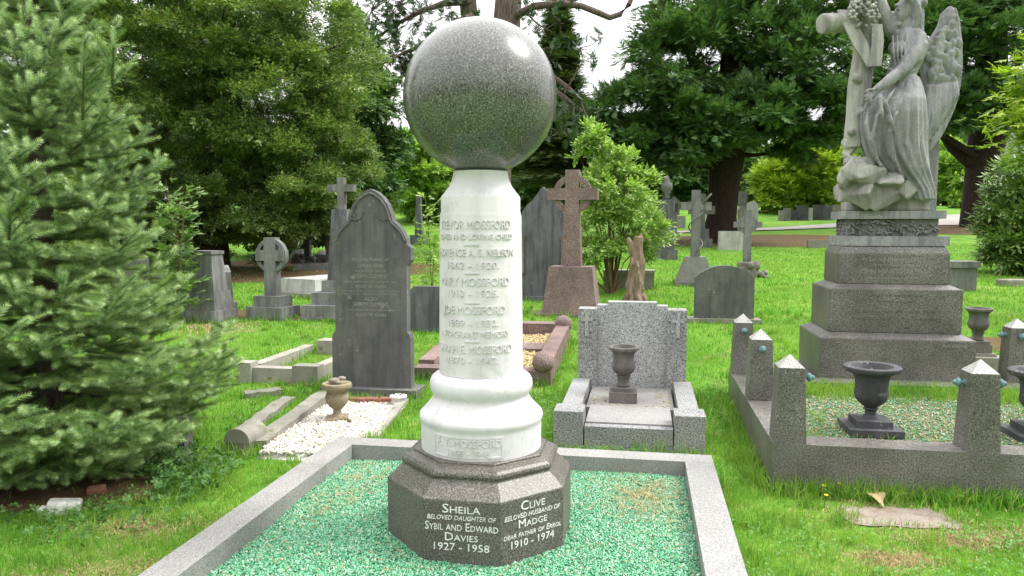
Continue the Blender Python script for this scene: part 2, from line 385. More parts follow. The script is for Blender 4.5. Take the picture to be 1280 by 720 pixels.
# ================================================================== scatter helpers
def frames(fwd, rng, roll=None):
    f = fwd/np.maximum(np.linalg.norm(fwd, axis=1, keepdims=True), 1e-9)
    u = rng.normal(size=f.shape) if roll is None else roll
    a = np.cross(u, f); a /= np.maximum(np.linalg.norm(a, axis=1, keepdims=True), 1e-9)
    return np.stack([a, f, np.cross(a, f)], 2)          # columns: side, forward, normal
def scatter(PV, PF, pos, Rm, s):
    s = np.asarray(s)
    if s.ndim == 1: s = s[:, None]
    V = np.einsum('nij,kj->nki', Rm, PV)*s[:, None, :]+pos[:, None, :]
    off = (np.arange(len(pos))*len(PV))
    return V.reshape(-1, 3), [(f[None]+off[:, None, None]).reshape(-1, f.shape[1]) for f in PF]
def merge(parts):
    Vs, by, n = [], {}, 0
    for V, Fs in parts:
        Vs.append(V)
        for f in Fs: by.setdefault(f.shape[1], []).append(f+n)
        n += len(V)
    return np.concatenate(Vs), [np.concatenate(v) for v in by.values()]
# ================================================================== keep-out areas for the grass: (cx, cy, half x, half y, rz)
KEEP = []
def keep(loc, x0, x1, y0, y1, rz=ROT):
    c, s = math.cos(rz), math.sin(rz); mx_, my_ = (x0+x1)/2, (y0+y1)/2
    KEEP.append((loc[0]+c*mx_-s*my_, loc[1]+s*mx_+c*my_, (x1-x0)/2, (y1-y0)/2, rz))
def free(x, y, pad=0.0):
    ok = np.ones(len(x), dtype=bool)
    for cx, cy, hx, hy, rz in KEEP:
        c, s = math.cos(rz), math.sin(rz); dx, dy = x-cx, y-cy
        ok &= ~((np.abs(c*dx+s*dy) < hx+pad) & (np.abs(-s*dx+c*dy) < hy+pad))
    return ok
def soil_d(x, y):
    m = np.full(len(x), 9.0)
    for cx, cy, rx, ry, sd in SOIL: m = np.minimum(m, ((x-cx)/rx)**2+((y-cy)/ry)**2)
    return m
def gzn(y): return np.interp(y, PY, PZ)
def blades(x, y, h, w, rng, lean=.45, z0=None):
    n = len(x); az = rng.uniform(0, 2*np.pi, n); la = rng.uniform(0, 2*np.pi, n); le = np.abs(rng.normal(0, lean, n))*h
    z = gzn(y) if z0 is None else z0; B = np.stack([x, y, z-.005], 1)
    sd = np.stack([np.cos(az), np.sin(az), np.zeros(n)], 1)*w[:, None]/2; ln = np.stack([np.cos(la)*le, np.sin(la)*le, np.zeros(n)], 1); up = np.array([[0, 0, 1.0]])
    m = B+up*(h*.55)[:, None]+ln*.35; tp = B+up*h[:, None]*np.sqrt(np.maximum(.15, 1-(le/h)**2*.45))[:, None]+ln
    V = np.stack([B-sd, B+sd, m+sd*.75, m-sd*.75, tp], 1).reshape(-1, 3); o = np.arange(n)[:, None]*5
    return V, [o+np.array([[0, 1, 2, 3]]), o+np.array([[3, 2, 4]])]
M['grass'] = leafmat('grass blades', [(.07, .20, .02), (.125, .335, .035), (.175, .41, .05), (.24, .455, .075), (.44, .46, .19)], .4, .6, .12, tcol=(1.1, 1.2, .5), macro=((.28, .39, .08), .8, .5), macro2=((.07, .20, .025), 1.9, .6))
def build_clover():
    rng = np.random.default_rng(19); n = 9000; cxy = np.stack([rng.uniform(-3.2, 3.6, 90), rng.uniform(2.3, 7, 90)], 1); c = rng.integers(0, 90, n); x = cxy[c, 0]+rng.normal(0, .16, n); y = cxy[c, 1]+rng.normal(0, .13, n)
    ok = free(x, y, .02) & (soil_d(x, y) > 1); x, y = x[ok], y[ok]; n = len(x); D = rng.normal(0, 1, (n, 3)); D[:, 2] = rng.uniform(.0, .5, n)
    tag(leaves('clover', rng, np.stack([x, y, gzn(y)+rng.uniform(.015, .045, n)], 1), D, [leafproto(3, 15, .9, 1.6)], .032, leafmat('clover leaves', [(.07, .20, .03), (.12, .28, .05), (.17, .34, .07)], .3), None), 'clover and small weeds growing through the lawn', 'weeds', kind='stuff')
def build_grass():
    rng = np.random.default_rng(11); parts = []
    n = 430000; az = rng.uniform(-.78, .78, n); d = np.exp(rng.uniform(math.log(2.1), math.log(34), n)); x = d*np.sin(az); y = d*np.cos(az)
    ok = free(x, y, .012); sdv = soil_d(x, y); ok &= (sdv > 1.0+rng.uniform(-.25, .5, n)) | (rng.random(n) < .06)
    # dry, thin patches near the plot on the left
    pt = np.sin(x*2.7+1.3*np.sin(y*1.9))*np.cos(y*2.3+.7*np.sin(x*3.1)); thin = (y < 6) & (x < -.9) & (pt > .45)
    ok &= ~(thin & (rng.random(n) < .5)); dd_ = dry_d(x, y); ok &= (rng.random(n) > .8-.4*np.clip(dd_-.2, 0, 3))
    x, y, d, pt = x[ok], y[ok], d[ok], pt[ok]
    m = 26000; c = rng.integers(0, len(DRY), m); D_ = np.array(DRY); sx_ = D_[c, 0]+rng.normal(0, .55, m)*D_[c, 2]; sy_ = D_[c, 1]+rng.normal(0, .6, m)*D_[c, 3]; k_ = free(sx_, sy_, .01); sx_, sy_ = sx_[k_], sy_[k_]
    Vs, Fss = merge([blades(sx_, sy_, rng.uniform(.012, .035, len(sx_)), .0034*np.clip(np.hypot(sx_, sy_)/3, 1, 4), rng, 1.1)])
    tag(npmesh('dry_grass', Vs, Fss, M['straw']), 'straw coloured dead grass in thin patches of the lawn', 'grass', kind='stuff')
    cl = .75+.5*(np.sin(x*5.1+2*np.sin(y*3.3))*np.sin(y*4.7+x)*.5+.5)
    h = rng.uniform(.02, .058, len(x))*cl*np.clip((d/6)**.2, .9, 1.4); w = .0030*np.clip(d/3, 1, 6)*rng.uniform(.7, 1.3, len(x))
    parts.append(blades(x, y, h, w, rng, .5))
    # longer tufts
    n = 1500; az = rng.uniform(-.75, .75, n); d = np.exp(rng.uniform(math.log(2.2), math.log(13), n)); tx = d*np.sin(az); ty = d*np.cos(az)
    ok = free(tx, ty, .03) & (soil_d(tx, ty) > 1.2); tx, ty, d = tx[ok], ty[ok], d[ok]
    k = 22; x = np.repeat(tx, k)+rng.normal(0, .028, len(tx)*k); y = np.repeat(ty, k)+rng.normal(0, .028, len(tx)*k); ok = free(x, y, .012); x, y = x[ok], y[ok]; dd = np.repeat(d, k)[ok]
    parts.append(blades(x, y, rng.uniform(.05, .11, len(x)), .0034*np.clip(dd/3, 1, 4), rng, .6))
    # rank grass the mower misses, along stones
    ed = []
    for (cx, cy, hx, hy, rz) in KEEP:
        per = 4*(hx+hy); m = int(per*150/max(1, (math.hypot(cx, cy)/6)))
        q = rng.uniform(0, 1, m); side = rng.integers(0, 4, m); off = np.abs(rng.normal(.012, .045, m))
        lx = np.where(side < 2, (q*2-1)*hx, np.where(side == 2, -hx-off, hx+off)); ly = np.where(side >= 2, (q*2-1)*hy, np.where(side == 0, -hy-off, hy+off))
        c, s = math.cos(rz), math.sin(rz); ed.append(np.stack([cx+c*lx-s*ly, cy+s*lx+c*ly], 1))
    e = np.concatenate(ed); e = e[free(e[:, 0], e[:, 1], .008) & (e[:, 1] > 1.8)]; d = np.hypot(e[:, 0], e[:, 1])
    hh = rng.uniform(.05, .13, len(e))*(.55+.75*(np.sin(e[:, 0]*6.1+e[:, 1]*2.7)*.5+.5))
    parts.append(blades(e[:, 0], e[:, 1], hh, .0036*np.clip(d/3, 1, 4), rng, .55))
    # tall arching grass by the right-hand plot
    for (ax, ay, bx, by, m, hm) in TALL:
        q = rng.uniform(0, 1, m); x = ax+(bx-ax)*q+rng.normal(0, .035, m); y = ay+(by-ay)*q+rng.normal(0, .035, m); ok = free(x, y, .006); x, y = x[ok], y[ok]
        parts.append(blades(x, y, rng.uniform(.45, 1, len(x))*hm, np.full(len(x), .0046)*np.clip(np.hypot(x, y)/4, 1, 3), rng, .65))
    m = 2600; lx = rng.uniform(.22, 2.2, m); ly = np.where(rng.random(m) < .6, 1.9-np.abs(rng.normal(0, .16, m)), rng.uniform(.23, 1.9, m)); edge = (ly < 1.45) & (lx > .45) & (lx < 1.95) & (rng.random(m) < .75); lx, ly = lx[~edge], ly[~edge]
    c_, s_ = math.cos(ROT), math.sin(ROT); lx, ly = np.repeat(lx, 2)+rng.normal(0, .015, len(lx)*2), np.repeat(ly, 2)+rng.normal(0, .015, len(ly)*2); k_ = (lx > .21) & (lx < 2.21) & (ly > .21) & (ly < 1.92); lx, ly = lx[k_], ly[k_]
    parts.append(blades(A0.x+c_*lx-s_*ly, A0.y+s_*lx+c_*ly, rng.uniform(.03, .10, len(lx))+.06*np.clip((ly-1.5)/.4, 0, 1), np.full(len(lx), .005), rng, .7, np.full(len(lx), .236)))
    V, Fs = merge(parts)
    tag(npmesh('grass', V, Fs, M['grass'], smooth=None), 'mown green lawn grass with rank tufts along the stones', 'grass', kind='stuff')
TALL = []
# ================================================================== the ball-topped column monument and its plot
C0 = Vector((-.157, 3.787, 0))
mon = thing('column_monument', 'tall white marble column carrying a polished grey granite ball on an octagonal inscribed pedestal', 'monument', C0, ROT)
b = MB(); b.lathe([(.48, -.02), (.48, .346), (.477, .350), (.402, .416), (.402, .422), (.409, .436), (.405, .450), (.39, .463), (.366, .471), (.347, .474), (.347, .486), (.343, .488)], 8, R_(22.5))
ped = b.build('pedestal', M['granite_base'], mon)
md = ped.modifiers.new('b', 'BEVEL'); md.width = .004; md.segments = 2; md.limit_method = 'ANGLE'
ap = .48*math.cos(R_(22.5))
sh = [('Sheila', .289, .042, .178, True, 0), ('beloved daughter of', .256, .021, .325, False, .22), ('Sybil and Edward', .206, .038, .345, True, 0), ('Davies', .158, .038, .155, True, 0), ('1927 - 1958', .112, .034, .262, False, 0)]
cl = [('Clive', .289, .042, .14, True, 0), ('beloved husband of', .254, .022, .325, False, .22), ('Madge', .208, .038, .165, True, 0), ('dear father of Errol', .165, .027, .335, True, .2), ('1910 - 1974', .118, .034, .25, False, 0)]
up = lambda L: [(s.upper() if not sm else s, *r, sm, k) for s, *r, sm, k in L]
text_obj('inscription', up(sh), flat_map(-ap-.0005), M['paint_letter'], ped, .0012)
text_obj('inscription', up(cl), flat_map(-ap-.0005, rotZ(R_(45))), M['paint_letter'], ped, .0012)
b = MB(); b.lathe([(.20, .488), (.306, .488), (.3065, .606), (.3065, .622), (.312, .632), (.315, .648), (.311, .664), (.298, .676), (.283, .692), (.262, .716), (.247, .738), (.243, .752), (.247, .764), (.257, .778), (.262, .80), (.26, .825), (.25, .845), (.234, .858), (.222, .864), (.20, .866)], 96)
# raised border of the name panel
mb_ = b.build('column_base', M['marble'], mon, R_(40))
def frame_cyl(r, a0, a1, z0, z1, w, d):
    V, Fq = [], []
    N = 24
    path = [(a0+(a1-a0)*i/N, z0) for i in range(N+1)]+[(a1, z0+(z1-z0)*i/4) for i in range(1, 5)]+[(a1-(a1-a0)*i/N, z1) for i in range(1, N+1)]+[(a0, z1-(z1-z0)*i/4) for i in range(1, 4)]
    am, zm = (a0+a1)/2, (z0+z1)/2
    for a, z in path:
        sa = 1-w/((a1-a0)/2*r); sz = 1-w/((z1-z0)/2)
        for (aa, zz, rr) in ((a, z, r-.002), (a, z, r+d), (am+(a-am)*sa, zm+(z-zm)*sz, r+d), (am+(a-am)*sa, zm+(z-zm)*sz, r-.002)):
            V.append((math.sin(aa)*rr, -math.cos(aa)*rr, zz))
    n = len(path)
    for i in range(n):
        j = (i+1) % n
        for k in range(4): Fq.append((i*4+k, j*4+k, j*4+(k+1) % 4, i*4+(k+1) % 4))
    return V, Fq
b = MB(); b.raw(*frame_cyl(.3065, -.62, .56, .502, .604, .008, .003)); b.build('name_panel_border', M['marble'], mb_)
text_obj('inscription', [('F. T. MOSSFORD', .556, .036, .325, False, 0), ('1868 - 1948', .512, .030, .205, False, 0)], cyl_map(lambda z: np.full_like(z, .3062)), M['marble'], mb_, .005)
b = MB(); b.lathe([(.20, .866), (.2125, .867), (.2125, .872), (.2045, 1.648), (.2015, 1.662), (.198, 1.674), (.198, 1.742), (.194, 1.751), (.178, 1.77), (.158, 1.797), (.145, 1.825), (.138, 1.85), (.135, 1.872), (.05, 1.874)], 96)
shaft = b.build('column_shaft', M['marble'], mon, R_(30))
def zf(py): return AT(600, py, 3.787-.205).z
rows = [('TREVOR MOSSFORD', 286, 11, .40), ('LOVED AND LOVING CHILD', 299.5, 7, .42), ('FLORENCE A. S. NELSON', 320.5, 9.5, .44), ('1862 - 1920.', 336, 8.5, .27), ('MARY MOSSFORD', 357.5, 10.5, .385), ('1913 - 1925.', 371, 8.5, .265), ('JOE MOSSFORD', 393, 10.5, .335), ('1889 - 1932.', 408, 8.5, .265), ('A FRAGRANT MEMORY', 422, 8, .385), ('SARAH E. MOSSFORD', 442, 10.5, .415), ('1870 - 1947.', 455, 8.5, .265)]
rs = lambda z: .2125-(z-.872)*(.008/.776)
text_obj('inscription', [(s, zf(y), h*.0038, w, False, 0) for s, y, h, w in rows], cyl_map(rs), M['marble'], shaft, .0048)
for y in (306, 341.6, 378.6, 427):
    b = MB()
    z = zf(y); q = [(-.035+.07*i/6)/.2 for i in range(7)]
    V = []; Fq = []
    for a in q:
        for rr, zz in ((rs(z)-.001, z-.004), (rs(z)+.004, z-.004), (rs(z)+.004, z+.003), (rs(z)-.001, z+.003)): V.append((math.sin(a)*rr, -math.cos(a)*rr, zz))
    for i in range(6):
        for k in range(4): Fq.append((i*4+k, i*4+4+k, i*4+4+(k+1) % 4, i*4+(k+1) % 4))
    b.raw(V, Fq+[(0, 1, 2, 3), (24, 25, 26, 27)])
    b.build('dividing_bar', M['marble'], shaft)
b = MB(); bmesh.ops.create_uvsphere(b.bm, u_segments=96, v_segments=48, radius=.379, matrix=T(0, 0, 2.236)); b.build('granite_ball', M['granite_polish'], mon, 3.2)
# kerb of the plot
kb = thing('grave_kerb', 'pale grey granite kerb around the green chippings of the ball monument', 'grave kerb', C0, ROT)
for (x0, x1, y0, y1) in ((-1.252, 1.252, .957, 1.122), (-1.252, -1.087, .52, .955), (-1.252, -1.087, -1.135, .518), (1.080, 1.252, -1.135, .955), (-1.252, 1.252, -1.30, -1.137)):
    MB().box(x0, x1, y0, y1, -.06, .15, .006).build('kerb_stone', M['granite_kerb'], kb)
keep(C0, -1.255, 1.255, -1.31, 1.125)
def chips(name, loc, x0, x1, y0, y1, z, n, size, mat, basemat, label, cat, seed, avoid=None, rz=ROT, inside=None):
    rng = np.random.default_rng(seed); x = rng.uniform(x0, x1, n); y = rng.uniform(y0, y1, n); ok = np.ones(n, bool)
    if avoid: ok &= np.hypot(x-avoid[0], y-avoid[1]) > avoid[2]
    if inside is not None: ok &= inside(x, y)
    x, y = x[ok], y[ok]; n = len(x)
    zz = z+rng.uniform(0, size*.7, n)+.010*np.sin(x*5+1)*np.sin(y*4.2)
    PV = np.array([(1, 0, 0), (-.3, .95, .1), (-.8, -.5, -.1), (.3, -.9, .1), (.1, .1, .7), (0, 0, -.6)]); PF = [np.array([(0, 1, 4), (1, 2, 4), (2, 3, 4), (3, 0, 4), (1, 0, 5), (2, 1, 5), (3, 2, 5), (0, 3, 5)])]
    Rm = frames(rng.normal(size=(n, 3)), rng); s = rng.uniform(.45, 1.0, (n, 1))*size*rng.uniform(.6, 1.2, (n, 3))
    V, Fs = scatter(PV, PF, np.stack([x, y, zz], 1), Rm, s)
    gx = np.linspace(x0, x1, 24); gy = np.linspace(y0, y1, 24); GX, GY = np.meshgrid(gx, gy)
    GZ = z+.010*np.sin(GX*5+1)*np.sin(GY*4.2)-.002
    if inside is not None: GZ = np.where(inside(GX.ravel(), GY.ravel()).reshape(GX.shape), GZ, z-.05)
    bv = np.stack([GX.ravel(), GY.ravel(), GZ.ravel()], 1); i = np.arange(23); I, J = np.meshgrid(i, i); q = (J*24+I).ravel()
    o = npmesh(name, np.concatenate([V, bv]), [Fs[0], np.stack([q, q+1, q+25, q+24], 1)+len(V)], mat)
    o.data.materials.append(basemat); mi = np.zeros(len(o.data.polygons), dtype=np.int32); mi[len(Fs[0]):] = 1; o.data.polygons.foreach_set('material_index', mi)
    o.location = loc; o.rotation_euler = (0, 0, rz); return tag(o, label, cat, kind='stuff')
def chipmat(name, stops, rough=.35, spec=.5):
    t = NT(name); ge = t.n('ShaderNodeNewGeometry'); t.bsdf(t.ramp(ge.outputs['Random Per Island'], stops, 'CONSTANT'), rough, spec); return t.m
M['chip_green'] = chipmat('green glass chippings', [(0, (.05, .22, .105)), (.2, (.095, .34, .18)), (.45, (.14, .43, .24)), (.70, (.23, .50, .31)), (.86, (.40, .52, .41)), (.925, (.68, .66, .62)), (.955, (.45, .36, .20)), (.985, (.12, .16, .07))])
M['chip_green_old'] = chipmat('worn green chippings', [(0, (.05, .20, .11)), (.15, (.12, .30, .17)), (.35, (.24, .26, .13)), (.55, (.36, .30, .16)), (.72, (.30, .24, .12)), (.86, (.15, .33, .2)), (.94, (.5, .48, .4))])
M['chip_white'] = chipmat('white gravel', [(0, (.52, .49, .43)), (.3, (.60, .58, .54)), (.55, (.66, .64, .60)), (.75, (.55, .46, .36)), (.84, (.68, .62, .55)), (.95, (.33, .27, .2))], .7, .3)
M['bed_green'] = stone('green bed', (.05, .22, .11), (.10, .31, .16), bump=.4, grain=120)
M['bed_old'] = stone('old bed', (.17, .16, .08), (.12, .22, .12), bump=.4)
M['bed_white'] = stone('white bed', (.5, .46, .4), (.66, .63, .58), bump=.4)
chips('green_chippings', C0, -1.086, 1.079, -1.134, .956, .052, 110000, .0092, M['chip_green'], M['bed_green'], 'emerald green glass chippings flecked with white filling the ball monument plot', 'chippings', 3, (0, 0, .43))
# straw and dead stalks lying on the chippings
rng = np.random.default_rng(5); n = 1700; cx = np.concatenate([rng.normal(.85, .14, n//2), rng.normal(-.9, .12, n//4), rng.uniform(-1.05, 1.05, n-n//2-n//4)]); cy = np.concatenate([rng.normal(.55, .2, n//2), rng.normal(.4, .35, n//4), rng.uniform(-1, .9, n-n//2-n//4)])
ok = (abs(cx) < 1.06) & (cy < .94) & (cy > -1.1) & (np.hypot(cx, cy) > .5); cx, cy = cx[ok], cy[ok]; n = len(cx)
d = np.stack([rng.normal(size=n), rng.normal(size=n), rng.normal(0, .18, n)], 1)
V, Fs = scatter(np.array([(-.02, -.5, 0), (.02, -.5, 0), (.02, .5, 0), (-.02, .5, 0), (0, 0, .03)]), [np.array([(0, 1, 4), (1, 2, 4), (2, 3, 4), (3, 0, 4)])], np.stack([cx, cy, np.full(n, .071)], 1), frames(d, rng, np.tile([[0, 0, 1.0]], (n, 1))), rng.uniform(.025, .07, n))
M['straw'] = leafmat('straw', [(.40, .30, .14), (.55, .46, .26), (.30, .20, .09)], .1)
o = npmesh('straw_litter', V, Fs, M['straw']); o.location = C0; o.rotation_euler = (0, 0, ROT); tag(o, 'dry straw coloured stalks strewn over the green chippings', 'litter', kind='stuff')
# ================================================================== urns
def urn(name, label, loc, rz, prof, boxes, mat, group=None, flutes=0):
    u = thing(name, label, 'urn', loc, rz, group)
    b = MB(); n = 48; b.lathe(prof, n, cap=True)
    if flutes:
        for v in b.bm.verts:
            if flutes[0] < v.co.z < flutes[1]:
                a = math.atan2(v.co.y, v.co.x); k = 1+.07*abs(math.cos(a*8))-.035; v.co.x *= k; v.co.y *= k
    b.build('bowl', mat, u, R_(45)); b = MB()
    for bx in boxes: b.box(-bx[0], bx[0], -bx[0], bx[0], bx[1], bx[2], .008)
    b.build('foot', mat, u); return u
# ================================================================== granite grave behind the plot
g0 = G(785, 565); g0.z = 0
gg = thing('granite_grave', 'silver grey granite grave with stepped headstone, cross pilasters and rock faced front blocks', 'grave', g0, ROT)
hx = .475
hs = MB().prism([(-.31, .0), (.31, .0), (.31, .895), (.215, .895), (.215, .925), (-.215, .925), (-.215, .895), (-.31, .895)], 1.46, 1.60, .008).build('headstone', M['granite_light'], gg)
for s in (-1, 1):
    p = MB().box(s*.392-.083, s*.392+.083, 1.405, 1.60, 0, .865, .008).build('pilaster', M['granite_rock'], hs)
    b = MB(); b.box(s*.40-.016, s*.40+.016, 1.392, 1.41, .62, .84, .004); b.box(s*.40-.05, s*.40+.05, 1.3915, 1.4105, .755, .785, .004); b.build('cross_relief', M['granite_light'], p)
    MB().box(s*.44-.075, s*.44+.075, .24, 1.40, -.04, .235, .012).build('side_kerb', M['granite_rock'], gg)
    MB().box(s*.428-.107, s*.428+.107, 0, .238, -.04, .275, .012).build('corner_block', M['granite_rock'], gg)
MB().box(-.312, .312, .012, .10, -.04, .17, .014).build('front_block', M['granite_rock'], gg); MB().box(-.31, .31, .101, .62, -.04, .182, .006).build('front_slab', M['granite_kerb'], gg)
MB().box(-.345, .345, .622, 1.402, -.04, .165, .005).build('cover_slab', M['granite_kerb'], gg)
keep(g0, -.54, .54, -.01, 1.62)
urn_prof = [(.05, .115), (.058, .13), (.05, .15), (.048, .185), (.062, .205), (.05, .215), (.085, .245), (.098, .275), (.098, .30), (.086, .34), (.088, .385), (.10, .41), (.122, .425), (.124, .445), (.115, .452), (.098, .45), (.085, .42), (.02, .40)]
pu = ATZ(781, 503, .17)
urn('stone_urn', 'weathered grey stone urn with wide rim standing on the silver granite grave', (pu.x, pu.y+.09, .1665), ROT, urn_prof, [(.112, 0, .085), (.09, .083, .118)], M['urn_grey'])
# litter on the slab
rng = np.random.default_rng(8); n = 260; lx = rng.uniform(-.33, .33, n); ly = np.abs(rng.normal(.78, .28, n)); ok = (ly > .64) & (ly < 1.38) & ((np.abs(lx) > .2) | (ly > 1.25) | (ly < .75)); lx, ly = lx[ok], ly[ok]; n = len(lx)
V, Fs = scatter(np.array([(-.3, -.5, 0), (.3, -.5, .05), (.25, .5, 0), (-.25, .5, .08)]), [np.array([(0, 1, 2, 3)])], np.stack([lx, ly, np.full(n, .169)], 1), frames(np.stack([rng.normal(size=n), rng.normal(size=n), rng.normal(0, .1, n)], 1), rng, np.tile([[0, 0, 1.0]], (n, 1))), rng.uniform(.012, .03, n))
o = npmesh('leaf_litter', V, Fs, M['straw']); o.location = g0; o.rotation_euler = (0, 0, ROT); tag(o, 'small dry leaf litter scattered on the silver granite slab', 'litter', kind='stuff')
# ================================================================== angel monument and its plot
A0 = Vector((1.57, 4.43, 0)); RI = Matrix.Rotation(-ROT, 3, 'Z')
pk = thing('plot_kerb', 'high dark grey granite kerb with short obelisk posts around the angel grave', 'grave kerb', A0, ROT)
GA = M['granite_angel']
for (x0, x1, y0, y1) in ((0, 2.42, 0, .2), (0, .2, .202, 1.28), (0, .2, 1.282, 2.36), (2.22, 2.42, .202, 2.36)): MB().box(x0, x1, y0, y1, -.08, .30, .007).build('kerb_stone', GA, pk)
MB().box(.202, 2.218, 1.93, 2.15, 0, .296, .006).build('inner_ledge', GA, pk)
keep(A0, -.005, 2.425, -.005, 2.15); keep(A0, .62, 2.1, 2.1, 3.1)
posts = [(.10, .10, 'xy'), (.10, 1.24, 'yY'), (.10, 2.25, 'Y'), (1.16, .10, 'xX'), (2.32, .10, 'Xy'), (2.32, 1.24, 'yY'), (2.32, 2.27, 'XY')]
kprof = [(.0, 0), (.020, 0), (.020, .008), (.011, .010), (.010, .022), (.019, .026), (.027, .034), (.027, .040), (.022, .047), (.012, .052), (0, .053)]
for (x, y, ks) in posts:
    b = MB(); b.box(x-.092, x+.092, y-.092, y+.092, .300, .755, .004, top=(.016, .016))
    v = [(x-.074, y-.074, .7555), (x+.074, y-.074, .7555), (x+.074, y+.074, .7555), (x-.074, y+.074, .7555), (x, y, .83)]
    po = b.build('obelisk_post', GA, pk); b = MB(); b.raw(v, [(0, 1, 4), (1, 2, 4), (2, 3, 4), (3, 0, 4), (3, 2, 1, 0)]); b.build('post_cap', M['granite_cap_lit'], po)
    for k in ks:
        Mx = {'x': T(x+.077, y, .69)@rotY(R_(90)), 'X': T(x-.077, y, .69)@rotY(R_(-90)), 'y': T(x, y+.077, .69)@rotX(R_(-90)), 'Y': T(x, y-.077, .69)@rotX(R_(90))}[k]
        b = MB(); b.lathe([p for p in kprof if p[0] > 0], 16, M=Mx); b.ball(Mx@Vector((0, 0, .056)), .016, sub=1)
        b.build('chain_knob', M['verdigris'], po, R_(50))
chips('worn_chippings', A0, .205, 2.215, .205, 1.925, .235, 16000, .012, M['chip_green_old'], M['bed_old'], 'worn green chippings and moss inside the angel plot kerb', 'chippings', 9)
up_ = [(.036, .085), (.05, .09), (.046, .105), (.034, .12), (.036, .145), (.05, .155), (.036, .165), (.07, .19), (.095, .22), (.102, .25), (.098, .29), (.10, .34), (.112, .375), (.13, .395), (.165, .405), (.178, .42), (.178, .437), (.165, .445), (.13, .44), (.11, .40), (.02, .37)]
urn('fluted_urn', 'black fluted urn on a square foot among grass, centre of the angel plot front', A0+Matrix.Rotation(ROT, 3, 'Z')@Vector((.72, .62, .24)), ROT, up_, [(.165, 0, .045), (.11, .044, .09)], M['urn_dark'], 'fluted urns in the angel plot', (.17, .36))
urn('fluted_urn', 'black fluted urn half cut by the right edge of the photo', A0+Matrix.Rotation(ROT, 3, 'Z')@Vector((1.73, .63, .24)), ROT, up_, [(.165, 0, .045), (.11, .044, .09)], M['urn_dark'], 'fluted urns in the angel plot', (.17, .36))
an = thing('angel_monument', 'stone angel embracing a rustic cross on a tall stepped granite plinth', 'statue', A0, ROT)
cx, cy = 1.355, 2.60
def tier(w, d, z0, z1, z2, ins, mat, name='plinth_step'):
    b = MB(); b.box(cx-w/2, cx+w/2, cy-d/2, cy+d/2, z0, z1, 0); V = [(cx-w/2, cy-d/2, z1), (cx+w/2, cy-d/2, z1), (cx+w/2, cy+d/2, z1), (cx-w/2, cy+d/2, z1)]
    V += [(cx-w/2+ins, cy-d/2+ins, z2), (cx+w/2-ins, cy-d/2+ins, z2), (cx+w/2-ins, cy+d/2-ins, z2), (cx-w/2+ins, cy+d/2-ins, z2)]
    bm = b.bm; bmesh.ops.delete(bm, geom=[f for f in bm.faces if all(abs(v.co.z-z1) < 1e-6 for v in f.verts)], context='FACES_ONLY')
    top = sorted([v for v in bm.verts if abs(v.co.z-z1) < 1e-6], key=lambda v: math.atan2(v.co.y-cy, v.co.x-cx)); u = sorted([bm.verts.new(p) for p in V[4:]], key=lambda v: math.atan2(v.co.y-cy, v.co.x-cx))
    for i in range(4): bm.faces.new((top[i], top[(i+1) % 4], u[(i+1) % 4], u[i]))
    bm.faces.new(u); bmesh.ops.recalc_face_normals(bm, faces=bm.faces[:])
    bmesh.ops.bevel(bm, geom=bm.edges[:], offset=.005, segments=2, affect='EDGES'); return b.build(name, mat, an)
MB().box(cx-.72, cx+.72, 2.152, cy+.5, -.05, .28, .006).build('foundation', GA, an)
t1 = tier(1.242, .86, .28, .64, .684, .085, GA); t2 = tier(1.07, .69, .6845, 1.06, 1.10, .085, GA); t3 = tier(.90, .52, 1.1005, 1.365, 1.43, .03, GA)
text_obj('inscription', [('In Loving Remembrance', 1.30, .036, .50, False, .15), ('OF MY LOVING HUSBAND', 1.255, .018, .34, False, 0), ('JOHN HENRY HARMAN', 1.19, .040, .56, False, 0), ('WHO DIED JULY 1918', 1.145, .018, .46, False, 0)], lambda x, z, d: flat_map(cy-.26-.001)(x+cx, z, d), M['letter_dim'], t3, .0012)
text_obj('inscription', [('ALSO OF HIS BELOVED WIFE', 1.0, .016, .42, False, 0), ('WHO FELL ASLEEP', .95, .014, .3, False, 0), ('AT REST WITH THOSE SHE LOVED', .86, .018, .66, False, 0), ('UNTIL THE DAY BREAK', .80, .018, .72, False, 0)], lambda x, z, d: flat_map(cy-.345-.001)(x+cx, z, d), GA, t2, .0015)
text_obj('inscription', [('THE ABOVE', .585, .022, .2, False, 0)], lambda x, z, d: flat_map(cy-.43-.001)(x+cx+.45, z, d), M['letter_dim'], t1, .001)
ST, SP = M['statue'], M['statue_pale']
MB().box(cx-.42, cx+.42, cy-.24, cy+.24, 1.431, 1.515, .006).box(cx+.30, cx+.53, cy-.02, cy+.25, 1.4315, 1.512, .006).build('frieze_plinth', M['statue'], an)
fr = MB().box(cx-.37, cx+.37, cy-.19, cy+.19, 1.516, 1.665, .004).build('frieze', M['frieze_dark'], an)
b = MB(); rr = random.Random(3)
def leaf_rel(bb, x, z, y, s, a):
    bb.ball((x, y, z), (s, .022, s*.5), M=rotY(a), sub=1); bb.ball((x+s*.7*math.cos(a), y-.012, z-s*.7*math.sin(a)), (s*.4, .02, s*.4), sub=1)
for k in range(46):
    x = cx-.36+.72*(k+.5)/46+rr.uniform(-.01, .01); leaf_rel(b, x, rr.uniform(1.535, 1.648), cy-.197, rr.uniform(.018, .03), rr.uniform(0, 3.1))
for k in range(9): b.tube([(cx-.34+.08*k+.02*math.cos(q), cy-.205, 1.59+.035*math.sin(q)) for q in [i*.7 for i in range(9)]], .006, 5)
for k in range(24):
    q = rr.uniform(-.17, .17); b.ball((cx-.375, cy+q, rr.uniform(1.535, 1.648)), (.012, .024, .014), sub=1)
b.build('carved_foliage', M['frieze_dark'], fr, 3.2)
